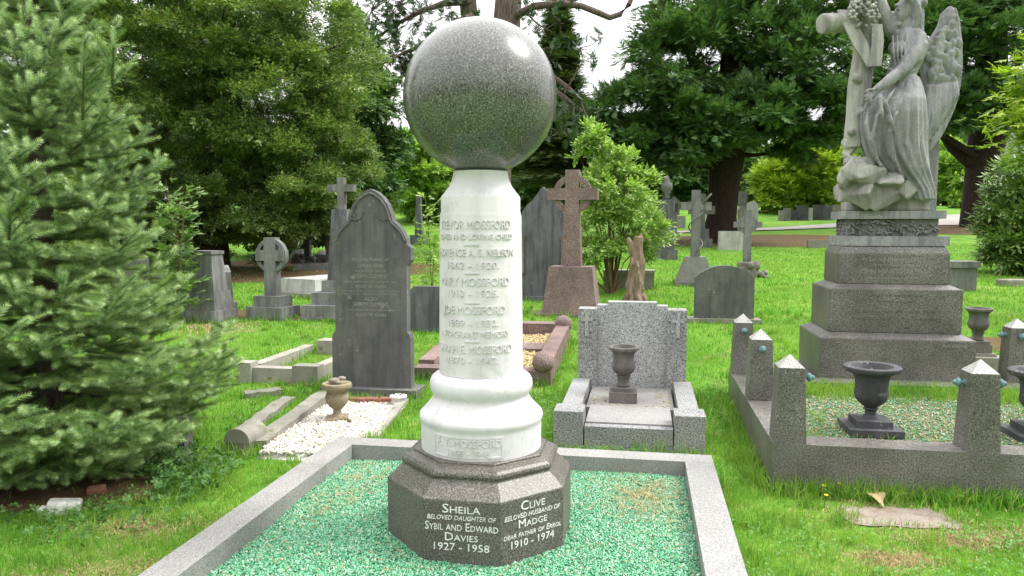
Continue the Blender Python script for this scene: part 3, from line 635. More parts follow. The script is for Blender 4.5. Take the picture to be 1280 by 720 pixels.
MB().box(cx-.415, cx+.415, cy-.235, cy+.235, 1.666, 1.735, .008).build('cornice', M['statue'], an)
# --- the figure: everything below is placed in metres in the monument's own frame
def SL(px, py, dy=0.0):
    v = RI@(AT(px, py, 6.62+dy)-A0); return v
KP = 6.62/F
b = MB(); b.box(cx-.34, cx+.30, cy-.19, cy+.19, 1.737, 1.90, .01)
rr = random.Random(4)
for (px, py, dy, r) in [(1060, 222, -.05, 17), (1072, 215, -.12, 18), (1090, 222, -.16, 18), (1110, 228, -.17, 17), (1130, 238, -.15, 14), (1150, 244, -.1, 12), (1058, 240, 0, 17), (1075, 245, -.1, 20), (1100, 246, -.1, 20), (1068, 205, 0, 14), (1085, 208, 0, 16), (1110, 215, .05, 18), (1135, 228, .08, 18), (1062, 192, .05, 10), (1060, 180, .05, 9), (1068, 172, .05, 8)]:
    c = SL(px, py, dy); r9 = random.Random(px+py); vs = []
    for _ in range(13):
        q = Vector((r9.gauss(0, 1), r9.gauss(0, 1), r9.gauss(0, 1))).normalized(); vs.append(b.bm.verts.new(c+Vector((q.x*r*KP*1.12, q.y*r*KP*.9, q.z*r*KP))))
    bmesh.ops.convex_hull(b.bm, input=vs)
b.remeshed('rock_base', SP, an, .011, 1, .5)
# rustic cross
b = MB(); up0 = SL(1084, -40, .08); b.tube([SL(1066, 185, .06), SL(1068, 150, .06), SL(1074, 110, .06), SL(1080, 70, .07), SL(1083, 30, .08), up0], [.085, .075, .10, .095, .09, .08], 10)
b.tube([SL(1027, 30, -.02), SL(1045, 29, .02), SL(1083, 27, .08), SL(1120, 26, .14), SL(1148, 26, .18)], [.088, .085, .085, .08, .08], 12)
for (px, py, r) in ((1073, 100, 5), (1071, 97, 7), (1078, 140, 5), (1064, 165, 6)): b.ball(SL(px, py, -.04), r*KP, sub=1)
b.remeshed('rustic_cross', SP, an, .013, 2)
b = MB(); rr = random.Random(12)
for k in range(90):
    px = 1078+rr.gauss(0, 10); py = 10+rr.gauss(0, 11)
    if 1056 < px < 1100 and -22 < py < 34: b.ball(SL(px, py, -.06+rr.uniform(-.05, .03)), (rr.uniform(.014, .03), .02, rr.uniform(.012, .022)), M=rotY(rr.uniform(0, 3)), sub=1)
for px, py in ((1089, 18), (1072, 6), (1066, 18)):
    for a in range(6): b.ball(SL(px+4*math.cos(a), py+4*math.sin(a), -.12), .018, sub=1)
b.build('flower_wreath', SP, an, 3.2)
def band(b, pts, w, th):
    for (a, c) in zip(pts, pts[1:]):
        a, c = Vector(a), Vector(c); d = (c-a); L = d.length; ang = math.atan2(d.x, d.z)
        b.box(-w/2, w/2, -th/2, th/2, 0, L, .008, M=T(*a)@rotZ(math.atan2(d.y, d.x) if False else 0)@rotY(ang))
b = MB(); 
def sash(b, pl):
    """pl: (left pixel point, right pixel point, depth)"""
    V = []; 
    for (l, r, dy) in pl:
        a, c = SL(*l, dy), SL(*r, dy); V += [a, c, c+Vector((0, .03, 0)), a+Vector((0, .03, 0))]
    Fq = []
    for i in range(len(pl)-1):
        o = i*4
        for k in range(4): Fq.append((o+k, o+(k+1) % 4, o+4+(k+1) % 4, o+4+k))
    Fq += [(0, 1, 2, 3), tuple(len(V)-4+k for k in range(4))]
    b.raw(V, Fq)
sash(b, [((1047, 12), (1063, 12), .0), ((1055, 32), (1072, 30), -.07), ((1068, 58), (1084, 52), -.09), ((1084, 83), (1091, 70), -.10), ((1086, 84), (1101, 83), -.10)])
sash(b, [((1090, 30), (1103, 30), -.085), ((1090, 55), (1105, 50), -.115), ((1086, 83), (1102, 82), -.12)])
b.build('carved_sash', SP, an, R_(60))
# wing
wo = [(1157, 50), (1166, 43), (1174, 30), (1179, 14), (1187, 7), (1196, 10), (1200, 24), (1203, 50), (1204, 82), (1201, 108), (1196, 130), (1188, 150), (1178, 170), (1165, 187), (1150, 201), (1146, 194), (1153, 172), (1158, 140), (1155, 105), (1152, 75)]
wl = [SL(px, py, .02) for px, py in wo]; b = MB()
vs = [b.bm.verts.new(p) for p in wl]; vb = [b.bm.verts.new(p+Vector((.01, .09, 0))) for p in wl]; b.bm.faces.new(vs); b.bm.faces.new(vb[::-1])
for i in range(len(wo)): j = (i+1) % len(wo); b.bm.faces.new((vs[j], vs[i], vb[i], vb[j]))
rr = random.Random(6)
def inside(px, py):
    c = False
    for (x1, y1), (x2, y2) in zip(wo, wo[1:]+wo[:1]):
        if (y1 > py) != (y2 > py) and px < (x2-x1)*(py-y1)/(y2-y1)+x1: c = not c
    return c
for row, py in enumerate(range(18, 108, 9)):
    for px in range(1150, 1210, 10):
        qx, qy = px+(row % 2)*5+rr.uniform(-3, 3), py+rr.uniform(-3, 3)
        if inside(qx-3, qy) and inside(qx+3, qy+5): b.ball(SL(qx, qy, .0), (rr.uniform(.026, .042), .014, rr.uniform(.045, .075)), M=rotY(rr.uniform(-.45, .1))@rotX(rr.uniform(.28, .5)), sub=2)
for k in range(10):
    f = k/9; a = (1195-38*f, 104+4*f); e = (1191-42*f, 134+62*f)
    if k < 9: b.tube([SL(a[0], a[1], .0), SL((a[0]+e[0])/2+2-2*f, (a[1]+e[1])/2, -.012), SL(e[0], e[1], .006)], [.018, .030, .010], 6)
w_ = b.remeshed('wing', ST, an, .009, 1, .4)
MB().box(SL(1153, 0, .16).x, SL(1180, 0, .16).x, cy+.05, cy+.19, 1.737, 2.75, .02).build('support_slab', ST, an)
# angel body: torso, gown with folds, arms, head fused into one surface
b = MB()
b.tube([SL(1133, 36, -.02), SL(1136, 48, -.02), SL(1137, 62, -.03), SL(1132, 78, -.03), SL(1127, 92, -.03), SL(1126, 104, -.03)], [.085, .135, .145, .125, .118, .14], 16)
b.ball(SL(1124, 62, -.10), (.07, .06, .075), sub=2); b.ball(SL(1120, 60, .02), (.065, .06, .07), sub=2)
rows = [(98, 1108, 1147, -.03, .13), (112, 1098, 1151, -.04, .17), (126, 1083, 1153, -.06, .19), (142, 1077, 1153, -.06, .20), (160, 1077, 1153, -.05, .20), (178, 1080, 1152, -.04, .20), (196, 1086, 1154, -.04, .20), (212, 1098, 1157, -.04, .19), (226, 1114, 1161, -.03, .17), (238, 1128, 1165, -.03, .15), (250, 1134, 1167, -.03, .14)]
n = 96; rings = []
for i, (py, xl, xr, dy, hd) in enumerate(rows):
    cL, cR = SL(xl, py, dy), SL(xr, py, dy); c = (cL+cR)/2; hw = (cR-cL).length/2; ring = []; dep = min(1, i/4)
    for k in range(n):
        a = 2*math.pi*k/n; ph = (i-4)*.22
        fo = 1+dep*(.11*abs(math.cos(6.5*a+ph))**.7-.06+.05*math.cos(19*a-1.4*ph+1)+.03*math.cos(5*a+ph*2))
        ring.append(b.bm.verts.new(c+Vector((hw*math.cos(a)*fo, hd*math.sin(a)*fo, 0))))
    rings.append(ring)
for r0, r1 in zip(rings, rings[1:]):
    for k in range(n): b.bm.faces.new((r0[k], r0[(k+1) % n], r1[(k+1) % n], r1[k]))
b.bm.faces.new(rings[0]); b.bm.faces.new(rings[-1][::-1])
# long diagonal drapery folds over the knee and a hanging sash end
for (p, r) in [([(1120, 92, -.2), (1105, 108, -.24), (1088, 122, -.25), (1079, 140, -.22)], .016), ([(1128, 98, -.2), (1112, 120, -.25), (1096, 145, -.27), (1090, 175, -.25), (1100, 208, -.22)], .017), ([(1136, 100, -.19), (1124, 130, -.25), (1112, 165, -.27), (1118, 200, -.24), (1132, 228, -.19)], .018), ([(1143, 102, -.17), (1138, 140, -.23), (1132, 180, -.25), (1142, 222, -.2)], .018), ([(1149, 105, -.1), (1149, 145, -.19), (1147, 185, -.22), (1155, 230, -.15)], .017), ([(1086, 128, -.22), (1083, 155, -.24), (1090, 190, -.22), (1110, 218, -.2)], .016), ([(1100, 118, -.27), (1108, 132, -.28), (1113, 150, -.29), (1118, 166, -.28)], .02), ([(1099, 120, -.28), (1102, 138, -.29), (1104, 150, -.29)], .017)]:
    b.tube([SL(*q) for q in p], [r*.8]+[r]*(len(p)-2)+[r*.5], 7)
# belt and bodice pleats
b.tube([SL(1112, 86, -.1), SL(1120, 90, -.155), SL(1132, 92, -.165), SL(1144, 88, -.13)], .014, 6)
for dx in (0, 6, 12, 18): b.tube([SL(1116+dx, 44, -.13), SL(1117+dx*.8, 66, -.175), SL(1120+dx*.6, 86, -.15)], [.006, .010, .006], 6)
# near arm comes down to the gathered gown
b.ball(SL(1146, 50, -.10), (.075, .085, .08), sub=2)
b.tube([SL(1149, 48, -.12), SL(1143, 66, -.17), SL(1131, 85, -.20), SL(1116, 97, -.22), SL(1101, 108, -.23), SL(1094, 113, -.235)], [.066, .064, .055, .05, .038, .033], 12)
b.tube([SL(1143, 40, -.10), SL(1152, 58, -.15), SL(1146, 74, -.17), SL(1138, 84, -.16)], [.05, .06, .045, .02], 10)
b.ball(SL(1090, 117, -.235), (.042, .026, .045), M=rotY(.6), sub=2)
for k, (ex, ey) in enumerate(((1079, 121), (1081, 126), (1085, 129), (1089, 131))): b.tube([SL(1090, 116, -.24), SL((1090+ex)/2-1, (116+ey)/2+1, -.255), SL(ex, ey, -.245)], [.013, .012, .008], 6)
b.tube([SL(1094, 112, -.25), SL(1086, 112, -.27), SL(1081, 115, -.265)], [.013, .011, .008], 6)
# far arm raised over the cross
b.tube([SL(1124, 46, .06), SL(1113, 36, .03), SL(1105, 18, .01), SL(1099, 0, .0), SL(1093, -14, -.02), SL(1086, -24, -.03)], [.066, .064, .06, .05, .04, .03], 12)
b.ball(SL(1082, -26, -.04), (.045, .024, .032), sub=2)
for k in range(4): b.tube([SL(1082, -28+k*3, -.05), SL(1074, -27+k*3.4, -.06), SL(1068, -23+k*3.6, -.05)], [.012, .011, .008], 6)
def SH(px, py, dy=0.0): return SL(px, py+6, dy)
# neck and head in profile, looking up towards the cross
b.tube([SL(1134, 42, -.02), SL(1133, 34, -.02), SL(1132, 24, -.02)], [.062, .052, .055], 12)
hM = rotY(.18)
b.ball(SH(1136, 4, -.02), (.098, .085, .115), M=hM, sub=3); b.ball(SH(1128, 12, -.02), (.07, .064, .082), M=hM, sub=3)
b.ball(SH(1123, 25, -.02), (.034, .034, .026), sub=2)
b.tube([SH(1122.5, 3, -.02), SH(1120, 9, -.02), SH(1118.5, 12.5, -.02)], [.013, .019, .022], 8)
b.ball(SH(1119.8, 17.5, -.02), (.017, .026, .010), sub=2); b.ball(SH(1120.6, 20.3, -.02), (.016, .024, .010), sub=2)
b.tube([SH(1121, 1, -.085), SH(1120, 0, -.05), SH(1120.5, 0, .01), SH(1121, 1, .04)], .011, 6)
for s in (-.058, .02): b.ball(SH(1122.6, 5.5, s), (.012, .02, .010), sub=1)
for k in range(13):
    a = k/12; 
    b.tube([SH(1126+8*a, -12-3*a, -.10+.16*(k % 3)/2), SH(1141+5*a, -8+10*a, -.12+.18*(k % 3)/2), SH(1147+4*math.sin(k), 8+8*a, -.11+.16*(k % 3)/2), SH(1146+5*math.sin(k*1.7), 22+12*a, -.10+.14*(k % 3)/2), SH(1150+4*math.sin(k*2.3), 34+10*a, -.08+.10*(k % 3)/2)], [.02, .034, .032, .028, .014], 7)
b.ball(SH(1150, -2, -.02), (.06, .06, .055), sub=2)
b.remeshed('angel_figure', ST, an, .0072, 1, .4)
# ================================================================== the other graves
def at(px, py, rz=ROT):
    p = G(px, py); return p, p.y/F
def LP(o, px, py, z=None, rz=ROT):
    p = G(px, py) if z is None else ATZ(px, py, z); return Matrix.Rotation(-rz, 3, 'Z')@(p-Vector(o))
def arch(hw, h, rise, n=10):
    """upright outline with a segmental top"""
    R = (hw*hw+rise*rise)/(2*rise); a = math.asin(min(1, hw/R)); o = [(-hw, 0), (hw, 0)]
    for i in range(n+1):
        q = a-2*a*i/n; o.append((R*math.sin(q), h-R+R*math.cos(q)))
    return o
def tablet(name, label, px, py0, py1, wpx, thick, mat, top='arch', rise=.3, base=None, rz=ROT, group=None, bev=.01, cat='headstone', tilt=(0, 0), Y=None, basemat=None):
    p, k = at(px, py1)
    if Y: p = AT(px, py1, Y); k = Y/F
    t = thing(name, label, cat, p, rz, group, tilt); h = (py1-py0)*k; hw = wpx*k/2; bh = base[1] if base else 0
    o = {'arch': lambda: arch(hw, h, hw*rise), 'flat': lambda: [(-hw, 0), (hw, 0), (hw, h), (-hw, h)], 'chamfer': lambda: [(-hw, 0), (hw, 0), (hw, h-hw*.3), (hw*.75, h), (-hw*.75, h), (-hw, h-hw*.3)]}[top]()
    MB().prism([(x, z if z > 1e-6 else bh-.03) for x, z in o], -thick/2, thick/2, bev).build('tablet', mat, t)
    if base: MB().box(-hw-base[0], hw+base[0], -thick/2-base[0], thick/2+base[0], -.12, bh, .01).build('base', basemat or mat, t)
    if p.y < 20: keep(p, -hw-.02, hw+.02, -thick/2-.03, thick/2+.03, rz)
    return t, k
# ---- pointed headstone, left of the monument
p, k = at(467, 491); k = .003073
t = thing('pointed_headstone', 'tall blackened headstone with trefoil pointed top and faded inscription, beside the white column', 'headstone', p, ROT, tilt=(R_(-1), 0))
half = [(133, 0), (123, 0), (123, 150), (119, 162), (112, 170), (112, 365), (118, 376), (125, 385), (125, 420), (114, 430), (110, 448), (98, 470), (84, 488), (70, 499), (68, 506), (64, 522), (54, 548), (38, 570), (18, 586), (0, 594)][1:]
ol = [(x*k, z*k+.06) for x, z in half]+[(-x*k, z*k+.06) for x, z in half[-2::-1]]; ol = [ol[0]]+ol[1:]
hsb = MB().prism(ol[::-1], -.055, .055, .008).build('tablet', M['dark_stone'], t)
# raised rim following the arch
b = MB(); rim = [(x*k, z*k+.06) for x, z in [(108, 440), (96, 463), (82, 480), (68, 491), (61, 505), (56, 522), (47, 544), (33, 562), (15, 575), (0, 581)]]
for s in (-1, 1): b.tube([(s*x, -.06, z) for x, z in rim], .011, 6)
for s in (-1, 1): b.tube([(s*x*k, -.058, z*k+.06) for x, z in [(60, 506), (44, 500), (28, 508), (18, 524)]], .008, 5)
b.build('moulded_rim', M['dark_stone'], hsb)
L = [('In Loving Memory of', 1.17+.06, .030, .34, False, 0), ('SARAH ANN', 1.17, .032, .24, False, 0), ('THE BELOVED WIFE OF', 1.128, .016, .30, False, 0), ('JOSEPH CLEMENT', 1.075, .032, .34, False, 0), ('WHO DEPARTED THIS LIFE APRIL 1895', 1.03, .015, .50, False, 0), ('AGED 68 YEARS', .985, .024, .30, False, 0), ('THE LORD GAVE AND THE LORD HATH TAKEN AWAY', .945, .012, .56, False, 0), ('BLESSED BE THE NAME OF THE LORD', .92, .012, .52, False, 0), ('ALSO', .865, .030, .12, False, 0), ('JOSEPH CLEMENT', .815, .034, .34, False, 0), ('WHO DEPARTED THIS LIFE MAY 1907', .77, .015, .48, False, 0), ('AGED 79 YEARS', .72, .026, .30, False, 0)]
text_obj('inscription', L, flat_map(-.0552), M['letter_dim'], hsb, .0008)
MB().box(-.46, .46, -.16, .14, -.10, .065, .012).build('base', M['dark_stone'], t); keep(p, -.47, .47, -.17, .15)
# ---- its gravel bed, kerbs and small things
o1 = G(467, 491)
q = [LP(o1, *c) for c in ((332, 574), (400, 508), (440, 562), (500, 508))]
x0, x1 = -.42, .40; y0 = min(v.y for v in q)-.05; y1 = -.18
pf = [LP(o1, *c) for c in ((325, 574), (398, 503), (492, 503), (506, 512), (440, 575))]
def ins(x, y):
    r = np.zeros(len(x), bool)
    for i in range(len(pf)):
        a, c = pf[i], pf[(i+1) % len(pf)]; cr = (a.y > y) != (c.y > y); xx = (c.x-a.x)*(y-a.y)/(c.y-a.y+1e-9)+a.x; r ^= cr & (x < xx)
    return r
xs_ = [v.x for v in pf]; ys_ = [v.y for v in pf]
ob = chips('white_gravel', (o1.x, o1.y, 0), min(xs_), max(xs_), min(ys_), max(ys_), .045, 9000, .022, M['chip_white'], M['bed_white'], 'white limestone gravel bed in front of the pointed headstone', 'gravel', 21, inside=ins)
KEEP.append((0, 0, 0, 0, 0)); 
for i in range(14):
    f0 = i/14; yy = min(ys_)+(max(ys_)-min(ys_))*(f0+1/28); row = np.linspace(min(xs_), max(xs_), 60); m = ins(row, np.full(60, yy))
    if m.any(): keep((o1.x, o1.y, 0), row[m].min(), row[m].max(), yy-.06, yy+.06)
def kerbline(name, label, a, c, w, h, mat, cat='grave kerb', group=None, round_=False):
    a, c = G(*a), G(*c); d = c-a; L = math.hypot(d.x, d.y); rz = math.atan2(-d.x, d.y)
    t = thing(name, label, cat, a, rz, group, tilt=(math.atan2(d.z, L), 0))
    b = MB()
    b.box(-w/2, w/2, 0, L, -.1, h, .02, seg=3); bmesh.ops.subdivide_edges(b.bm, edges=[e for e in b.bm.edges if e.calc_length() > .3], cuts=8)
    rr = random.Random(int(L*999))
    for v in b.bm.verts: v.co += Vector((rr.uniform(-.006, .006), 0, rr.uniform(-.008, .008)))
    b.build('kerb_stone', mat, t); keep(a, -w/2, w/2, 0, L, rz); return t
kerbline('gravel_kerb', 'low mossy kerb running up the left side of the white gravel bed', (322, 566), (408, 500), .13, .09, M['kerb_old'])
kerbline('sunken_kerb', 'half buried mossy kerb in the grass left of the white gravel bed', (300, 545), (362, 500), .12, .04, M['kerb_old'])
kerbline('gravel_edging', 'flat pale edging strip along the right of the white gravel bed', (462, 556), (505, 505), .09, .045, M['concrete'])
kerbline('buried_stone', 'short grey stone sunk in grass behind the half buried kerb', (306, 497), (352, 492), .12, .05, M['kerb_old'])
p, k = at(297, 569); t = thing('kerb_end_stone', 'round topped mossy kerb end stone at the near left of the white gravel', 'kerb stone', p, ROT)
MB().prism([(-.085, -.05), (.085, -.05), (.085, .085), (-.085, .085)], 0, .24, .01).build('block', M['kerb_old'], t)
MB().prism([(-.095, .087)]+[(.095*math.cos(a), .105+.085*math.sin(a)) for a in [math.pi-math.pi*i/12 for i in range(13)]][::1]+[(.095, .087)], -.01, .25, .008).build('rounded_cap', M['kerb_old'], t); keep(p, -.09, .09, 0, .24)
pm = [(.06, .03), (.045, .05), (.032, .07), (.032, .095), (.055, .115), (.084, .15), (.094, .19), (.088, .215), (.078, .235), (.085, .25), (.115, .265), (.122, .285), (.115, .305), (.095, .31), (.06, .295), (.01, .29)]
p, k = at(422, 531); p.z = .05
urn('mossy_urn', 'small mossy ochre stone urn standing in the white gravel', p, ROT+.4, pm, [(.085, 0, .035)], M['urn_moss'])
for i, (dx, dy, r) in enumerate(((-.02, 0, .05), (.035, .02, .035), (.02, -.03, .028))): tag(MB().ball((p.x+dx, p.y+dy, p.z+.305+r*.4+(.02 if i == 1 else 0)), (r, r*.8, r*.5), sub=2, rough=.12, seed=i).build('pebble', M['flat_slab'], None, 3.2), ['flat buff pebble lying in the mossy urn', 'small buff pebble on top of the pebbles in the mossy urn', 'smallest pebble at the front rim of the mossy urn'][i], 'pebble')
p, k = at(498, 507); t = thing('grave_vase', 'short white flower holder with a pierced lid beside the pointed headstone', 'vase', p, 0)
MB().lathe([(.055, -.01), (.06, .0), (.06, .07)], 24).build('pot', M['white_thing'], t, R_(40)); b = MB().lathe([(.072, .071), (.076, .08), (.072, .092), (.02, .096)], 28); b.build('lid', M['white_thing'], t, R_(40))
b = MB()
for i in range(9): b.lathe([(.008, .0935), (.008, .0965)], 8, M=T(.045*math.cos(i*.9)*(.5+.5*(i % 2)), .045*math.sin(i*.9)*(.5+.5*(i % 2)), .002))
b.build('lid_holes', M['rail'], t); keep(p, -.06, .06, -.06, .06)
for i, (px, w) in enumerate(((446, .17), (466, .16), (482, .14))):
    p, k = at(px, 503); tag(MB().box(-w/2, w/2, -.04, .04, -.03, .045, .012, M=T(p.x, p.y, p.z)@rotZ(ROT+.05*i-.05)).build('brick', M['brick'], None), ['leftmost of the three bricks edging the white gravel', 'middle of the three bricks edging the white gravel', 'rightmost of the three bricks edging the white gravel'][i], 'brick', 'bricks edging the gravel')
# ---- small concrete grave kerb
o2 = G(305, 478); t = thing('concrete_kerb', 'pale lichen covered concrete grave kerb with a broken block, left of the pointed headstone', 'grave kerb', o2, ROT)
a = LP(o2, 400, 480); c = LP(o2, 322, 452, .08+.14); e = LP(o2, 393, 432, .12+.14)
w_ = a.x; d_ = 1.35
MB().box(0, w_, 0, .13, -.08, .15, .015).build('kerb_stone', M['concrete'], t)
MB().box(0, .12, .132, d_, -.08, .165, .015).build('kerb_stone', M['concrete'], t)
MB().box(w_-.12, w_, .132, d_, -.08, .16, .015).build('kerb_stone', M['concrete'], t)
MB().box(-.05, .09, -.03, .12, -.06, .20, .02).build('corner_block', M['concrete'], t)
MB().box(w_-.24, w_+.02, -.02, .126, -.06, .185, .02).build('corner_block', M['kerb_old'], t)
MB().box(.22, .50, d_-.15, d_+.05, -.05, .24, .03).build('broken_block', M['concrete'], t)
keep(o2, 0, w_, 0, .13); keep(o2, 0, .12, .13, d_); keep(o2, w_-.12, w_, .13, d_)
# ---- crosses
def cross_prism(b, w, h, arm, armz, aw, th, z0=0.0, bev=.012, taper=1.0):
    hw = w/2; b.prism([(-hw*taper, z0), (hw*taper, z0), (hw, armz-aw/2), (arm, armz-aw/2), (arm, armz+aw/2), (hw, armz+aw/2), (hw, h), (-hw, h), (-hw, armz+aw/2), (-arm, armz+aw/2), (-arm, armz-aw/2), (-hw, armz-aw/2)][::1], -th/2, th/2, bev)
def ring(b, z, r0, r1, th, n=32):
    V, Fq = [], []
    for i in range(n):
        a = 2*math.pi*i/n; c, s = math.cos(a), math.sin(a)
        V += [(r0*c, -th/2, z+r0*s), (r1*c, -th/2, z+r1*s), (r1*c, th/2, z+r1*s), (r0*c, th/2, z+r0*s)]
    for i in range(n):
        j = (i+1) % n
        for q in range(4): Fq.append((i*4+q, i*4+(q+1) % 4, j*4+(q+1) % 4, j*4+q))
    b.raw(V, Fq)
def steps(t, lst, mat, name='step'):
    for hx_, hy_, z0, z1, *tp in lst: MB().box(-hx_, hx_, -hy_, hy_, z0, z1, .012, top=(tp[0], tp[0]) if tp else None).build(name, mat, t)
# celtic cross on the left lawn
p, k = at(342, 397); k = .00391; t = thing('celtic_cross', 'small grey ringed cross on a two step base on the left lawn', 'cross', p, ROT-.12)
steps(t, [(75*k, .22, -.1, .165), (53*k, .16, .165, .315)], M['grey_stone'])
b = MB(); cross_prism(b, 45*k, 290*k, 58*k, 225*k, 38*k, .13, 79*k, taper=1.12); b.build('shaft', M['grey_stone'], t); b = MB(); ring(b, 225*k, 48*k, 62*k, .08); b.build('ring', M['grey_stone'], t, R_(50)); keep(p, -.29, .29, -.22, .22)
# pink granite celtic cross
p, k = at(715, 392); k = .0116*.4028; t = thing('pink_cross', 'pinkish granite ringed cross on a massive battered base', 'cross', p, ROT-.05)
MB().box(-.50, .50, -.36, .36, -.1, .03, .03).build('plinth', M['granite_pink'], t)
MB().box(-85*k, 85*k, -.30, .30, .031, .031+142*k, .06, top=(19*k, .09)).build('base', M['granite_pink'], t)
z0 = .031+142*k; b = MB(); cross_prism(b, 42*k, z0+296*k, 78*k, z0+222*k, 36*k, .17, z0, taper=1.4); b.build('shaft', M['granite_pink'], t); b = MB(); ring(b, z0+222*k, 41*k, 60*k, .12); b.build('ring', M['granite_pink'], t, R_(50)); keep(p, -.62, .62, -.36, .36)
# cross with carved vine
p, k = at(868, 356); k = .00295; t = thing('vine_cross', 'grey stone cross wound with a carved vine on a battered base', 'cross', p, ROT)
MB().box(-125*k, 125*k, -.33, .33, -.06, .06, .012).build('base', M['grey_stone'], t)
MB().box(-118*k, 118*k, -.30, .30, .061, 180*k, .012, top=(55*k, .13)).build('base', stone('orange lichen base', (.17, .17, .165), (.26, .26, .25), lichen=((.26, .17, .06), 4, .56, .85)), t)
b = MB(); cross_prism(b, 54*k, 600*k, 95*k, 500*k, 50*k, .15, 181*k); sh_ = b.build('shaft', M['grey_stone'], t)
b = MB(); b.tube([(math.sin(q)*.13, -.02-.11*math.cos(q), .62+.10*q) for q in [i*.45 for i in range(20)]], .013, 6); b.tube([(.12, -.09, 1.52), (.2, -.1, 1.62), (.27, -.09, 1.70)], .014, 6); b.build('carved_vine', M['grey_stone'], sh_, 3.2); keep(p, -.35, .35, -.3, .3)
p, k = at(876, 309); k = p.y/F; t = thing('dark_cross', 'dark stone cross partly hidden behind the vine cross', 'cross', p, ROT)
steps(t, [(13*k, .35, -.1, .3), (9*k, .25, .3, .65)], M['dark_stone']); b = MB(); cross_prism(b, 9*k, 66*k, 16*k, 46*k, 10*k, .22, .65); b.build('shaft', M['dark_stone'], t)
# wheel head cross on rubble
p, k = at(933, 347); k = .00329; t = thing('disc_cross', 'small grey disc headed cross on a lichen spotted rubble base', 'cross', p, ROT)
rub = stone('rubble', (.13, .12, .11), (.24, .22, .20), lichen=((.55, .53, .48), 12, .6, .8), bump=.8)
b = MB(); rr = random.Random(2)
for i in range(26): b.ball((rr.uniform(-55, 60)*k, rr.uniform(-.15, .15), rr.uniform(0, 95)*k), rr.uniform(.05, .09), sub=2, rough=.25, seed=i)
for i in range(9): b.ball((rr.uniform(60, 118)*k, rr.uniform(-.12, .12), rr.uniform(0, 35)*k), rr.uniform(.05, .08), sub=2, rough=.25, seed=i+50)
b.box(-52*k, 55*k, -.15, .15, -.1, 100*k, .02); b.remeshed('rubble_base', rub, t, .02, 1)
b = MB(); cross_prism(b, 42*k, 420*k, 85*k, 333*k, 36*k, .11, 95*k, taper=1.15); b.lathe([(58*k, -.045), (58*k, .045)], 32, M=T(0, 0, 333*k)@rotX(R_(90))); b.build('shaft', M['grey_stone'], t); keep(p, -.2, .38, -.16, .16)
# stepped cross behind the pointed headstone
p, k = at(430, 395); t = thing('stepped_cross', 'tall grey cross on a tapering pedestal and three steps behind the pointed headstone', 'cross', p, ROT); s_ = M['grey_stone']
steps(t, [(.47, .47, -.1, .03), (.44, .44, .03, .19), (.34, .34, .19, .36), (.23, .23, .36, .52)], s_); MB().box(-.17, .17, -.17, .17, .521, 1.52, .012, top=(.06, .06)).build('pedestal', M['slate'], t)
b = MB(); cross_prism(b, .10, 1.97, .20, 1.82, .10, .10, 1.521); b.build('cross', s_, t); keep(p, -.47, .47, -.47, .47)
# dark ringed cross under the trees, its kerb and neighbours
p, k = at(385, 332); t = thing('shaded_cross', 'nearly black ringed cross on a rocky base in the shade of the left trees', 'cross', p, ROT); dk = M['dark_stone']
b = MB(); rr = random.Random(8)
for i in range(14): b.ball((rr.uniform(-8, 8)*k, rr.uniform(-.15, .15), rr.uniform(0, 12)*k), 4*k, sub=2, rough=.2, seed=i)
b.remeshed('rock_base', dk, t, .03, 1); b = MB(); cross_prism(b, 7*k, 46*k, 9*k, 38*k, 5*k, .12, 6*k); b.build('shaft', dk, t); b = MB(); ring(b, 38*k, 5.2*k, 7.5*k, .09); b.build('ring', dk, t)
kerbline('stone_kerb', 'dark kerb stone in front of the shaded ringed cross', (367, 338), (424, 337), .25, .16, M['grey_stone'])
for i, (px, py, r) in enumerate(((371, 331, .3), (400, 330, .26), (414, 331, .24))):
    p, k = at(px, py); tag(MB().ball((p.x, p.y+.4, p.z+r*.5), (r, r*.7, r*.8), sub=2, rough=.25, seed=i).build('boulder', M['grey_stone'], None), ['pale boulder left of the shaded ringed cross', 'grey boulder just right of the shaded ringed cross', 'grey boulder below the capped pillar'][i], 'boulder')
p, k = at(414, 334); t = thing('capped_pillar', 'slim grey pillar under a wide capping block beside the stepped cross', 'pillar', p, ROT); MB().box(-5*k, 5*k, -.1, .1, -.1, 34*k, .01).build('pillar', s_, t); MB().box(-8*k, 8*k, -.14, .14, 34*k+.001, 54*k, .015).build('cap', M['slate'], t)
# ---- left group
p, k = at(262, 400); k = .3056*10.53/940; t = thing('tapered_headstone', 'tapering grey headstone on a stepped plinth with ivy on its left side', 'headstone', p, ROT-.25)
MB().box(-.31, .31, -.21, .21, -.1, 45*k, .015).build('plinth', M['grey_stone'], t); MB().box(-.27, .27, -.17, .17, 45*k+.001, 120*k, .02, top=(.02, .02)).build('plinth', M['grey_stone'], t)
MB().box(-.225, .225, -.13, .13, 120*k+.001, 268*k, .012, top=(.05, .03)).box(-.19, .19, -.115, .115, 268*k+.001, 282*k, .01).build('tablet', M['grey_stone'], t); keep(p, -.3, .3, -.2, .2, ROT-.25)
tablet('slanting_headstone', 'round shouldered grey headstone seen nearly edge on beside the tapering headstone', 284, 331, 386, 44, .14, M['grey_stone'], 'arch', .35, (.04, .12), rz=ROT-.9, tilt=(R_(4), 0))
tablet('square_headstone', 'dark square headstone half hidden behind the spruce branches', 168, 324, 366, 34, .22, M['dark_stone'], 'flat', 0, None, rz=ROT+.5)
p, k = at(205, 397); tag(MB().box(-.17, .17, -.12, .12, -.1, .36, .015, M=T(*p)@rotZ(ROT+.4)).build('low_block', M['slate'], None), 'low square grey stone block in front of the leafy sapling', 'stone block')
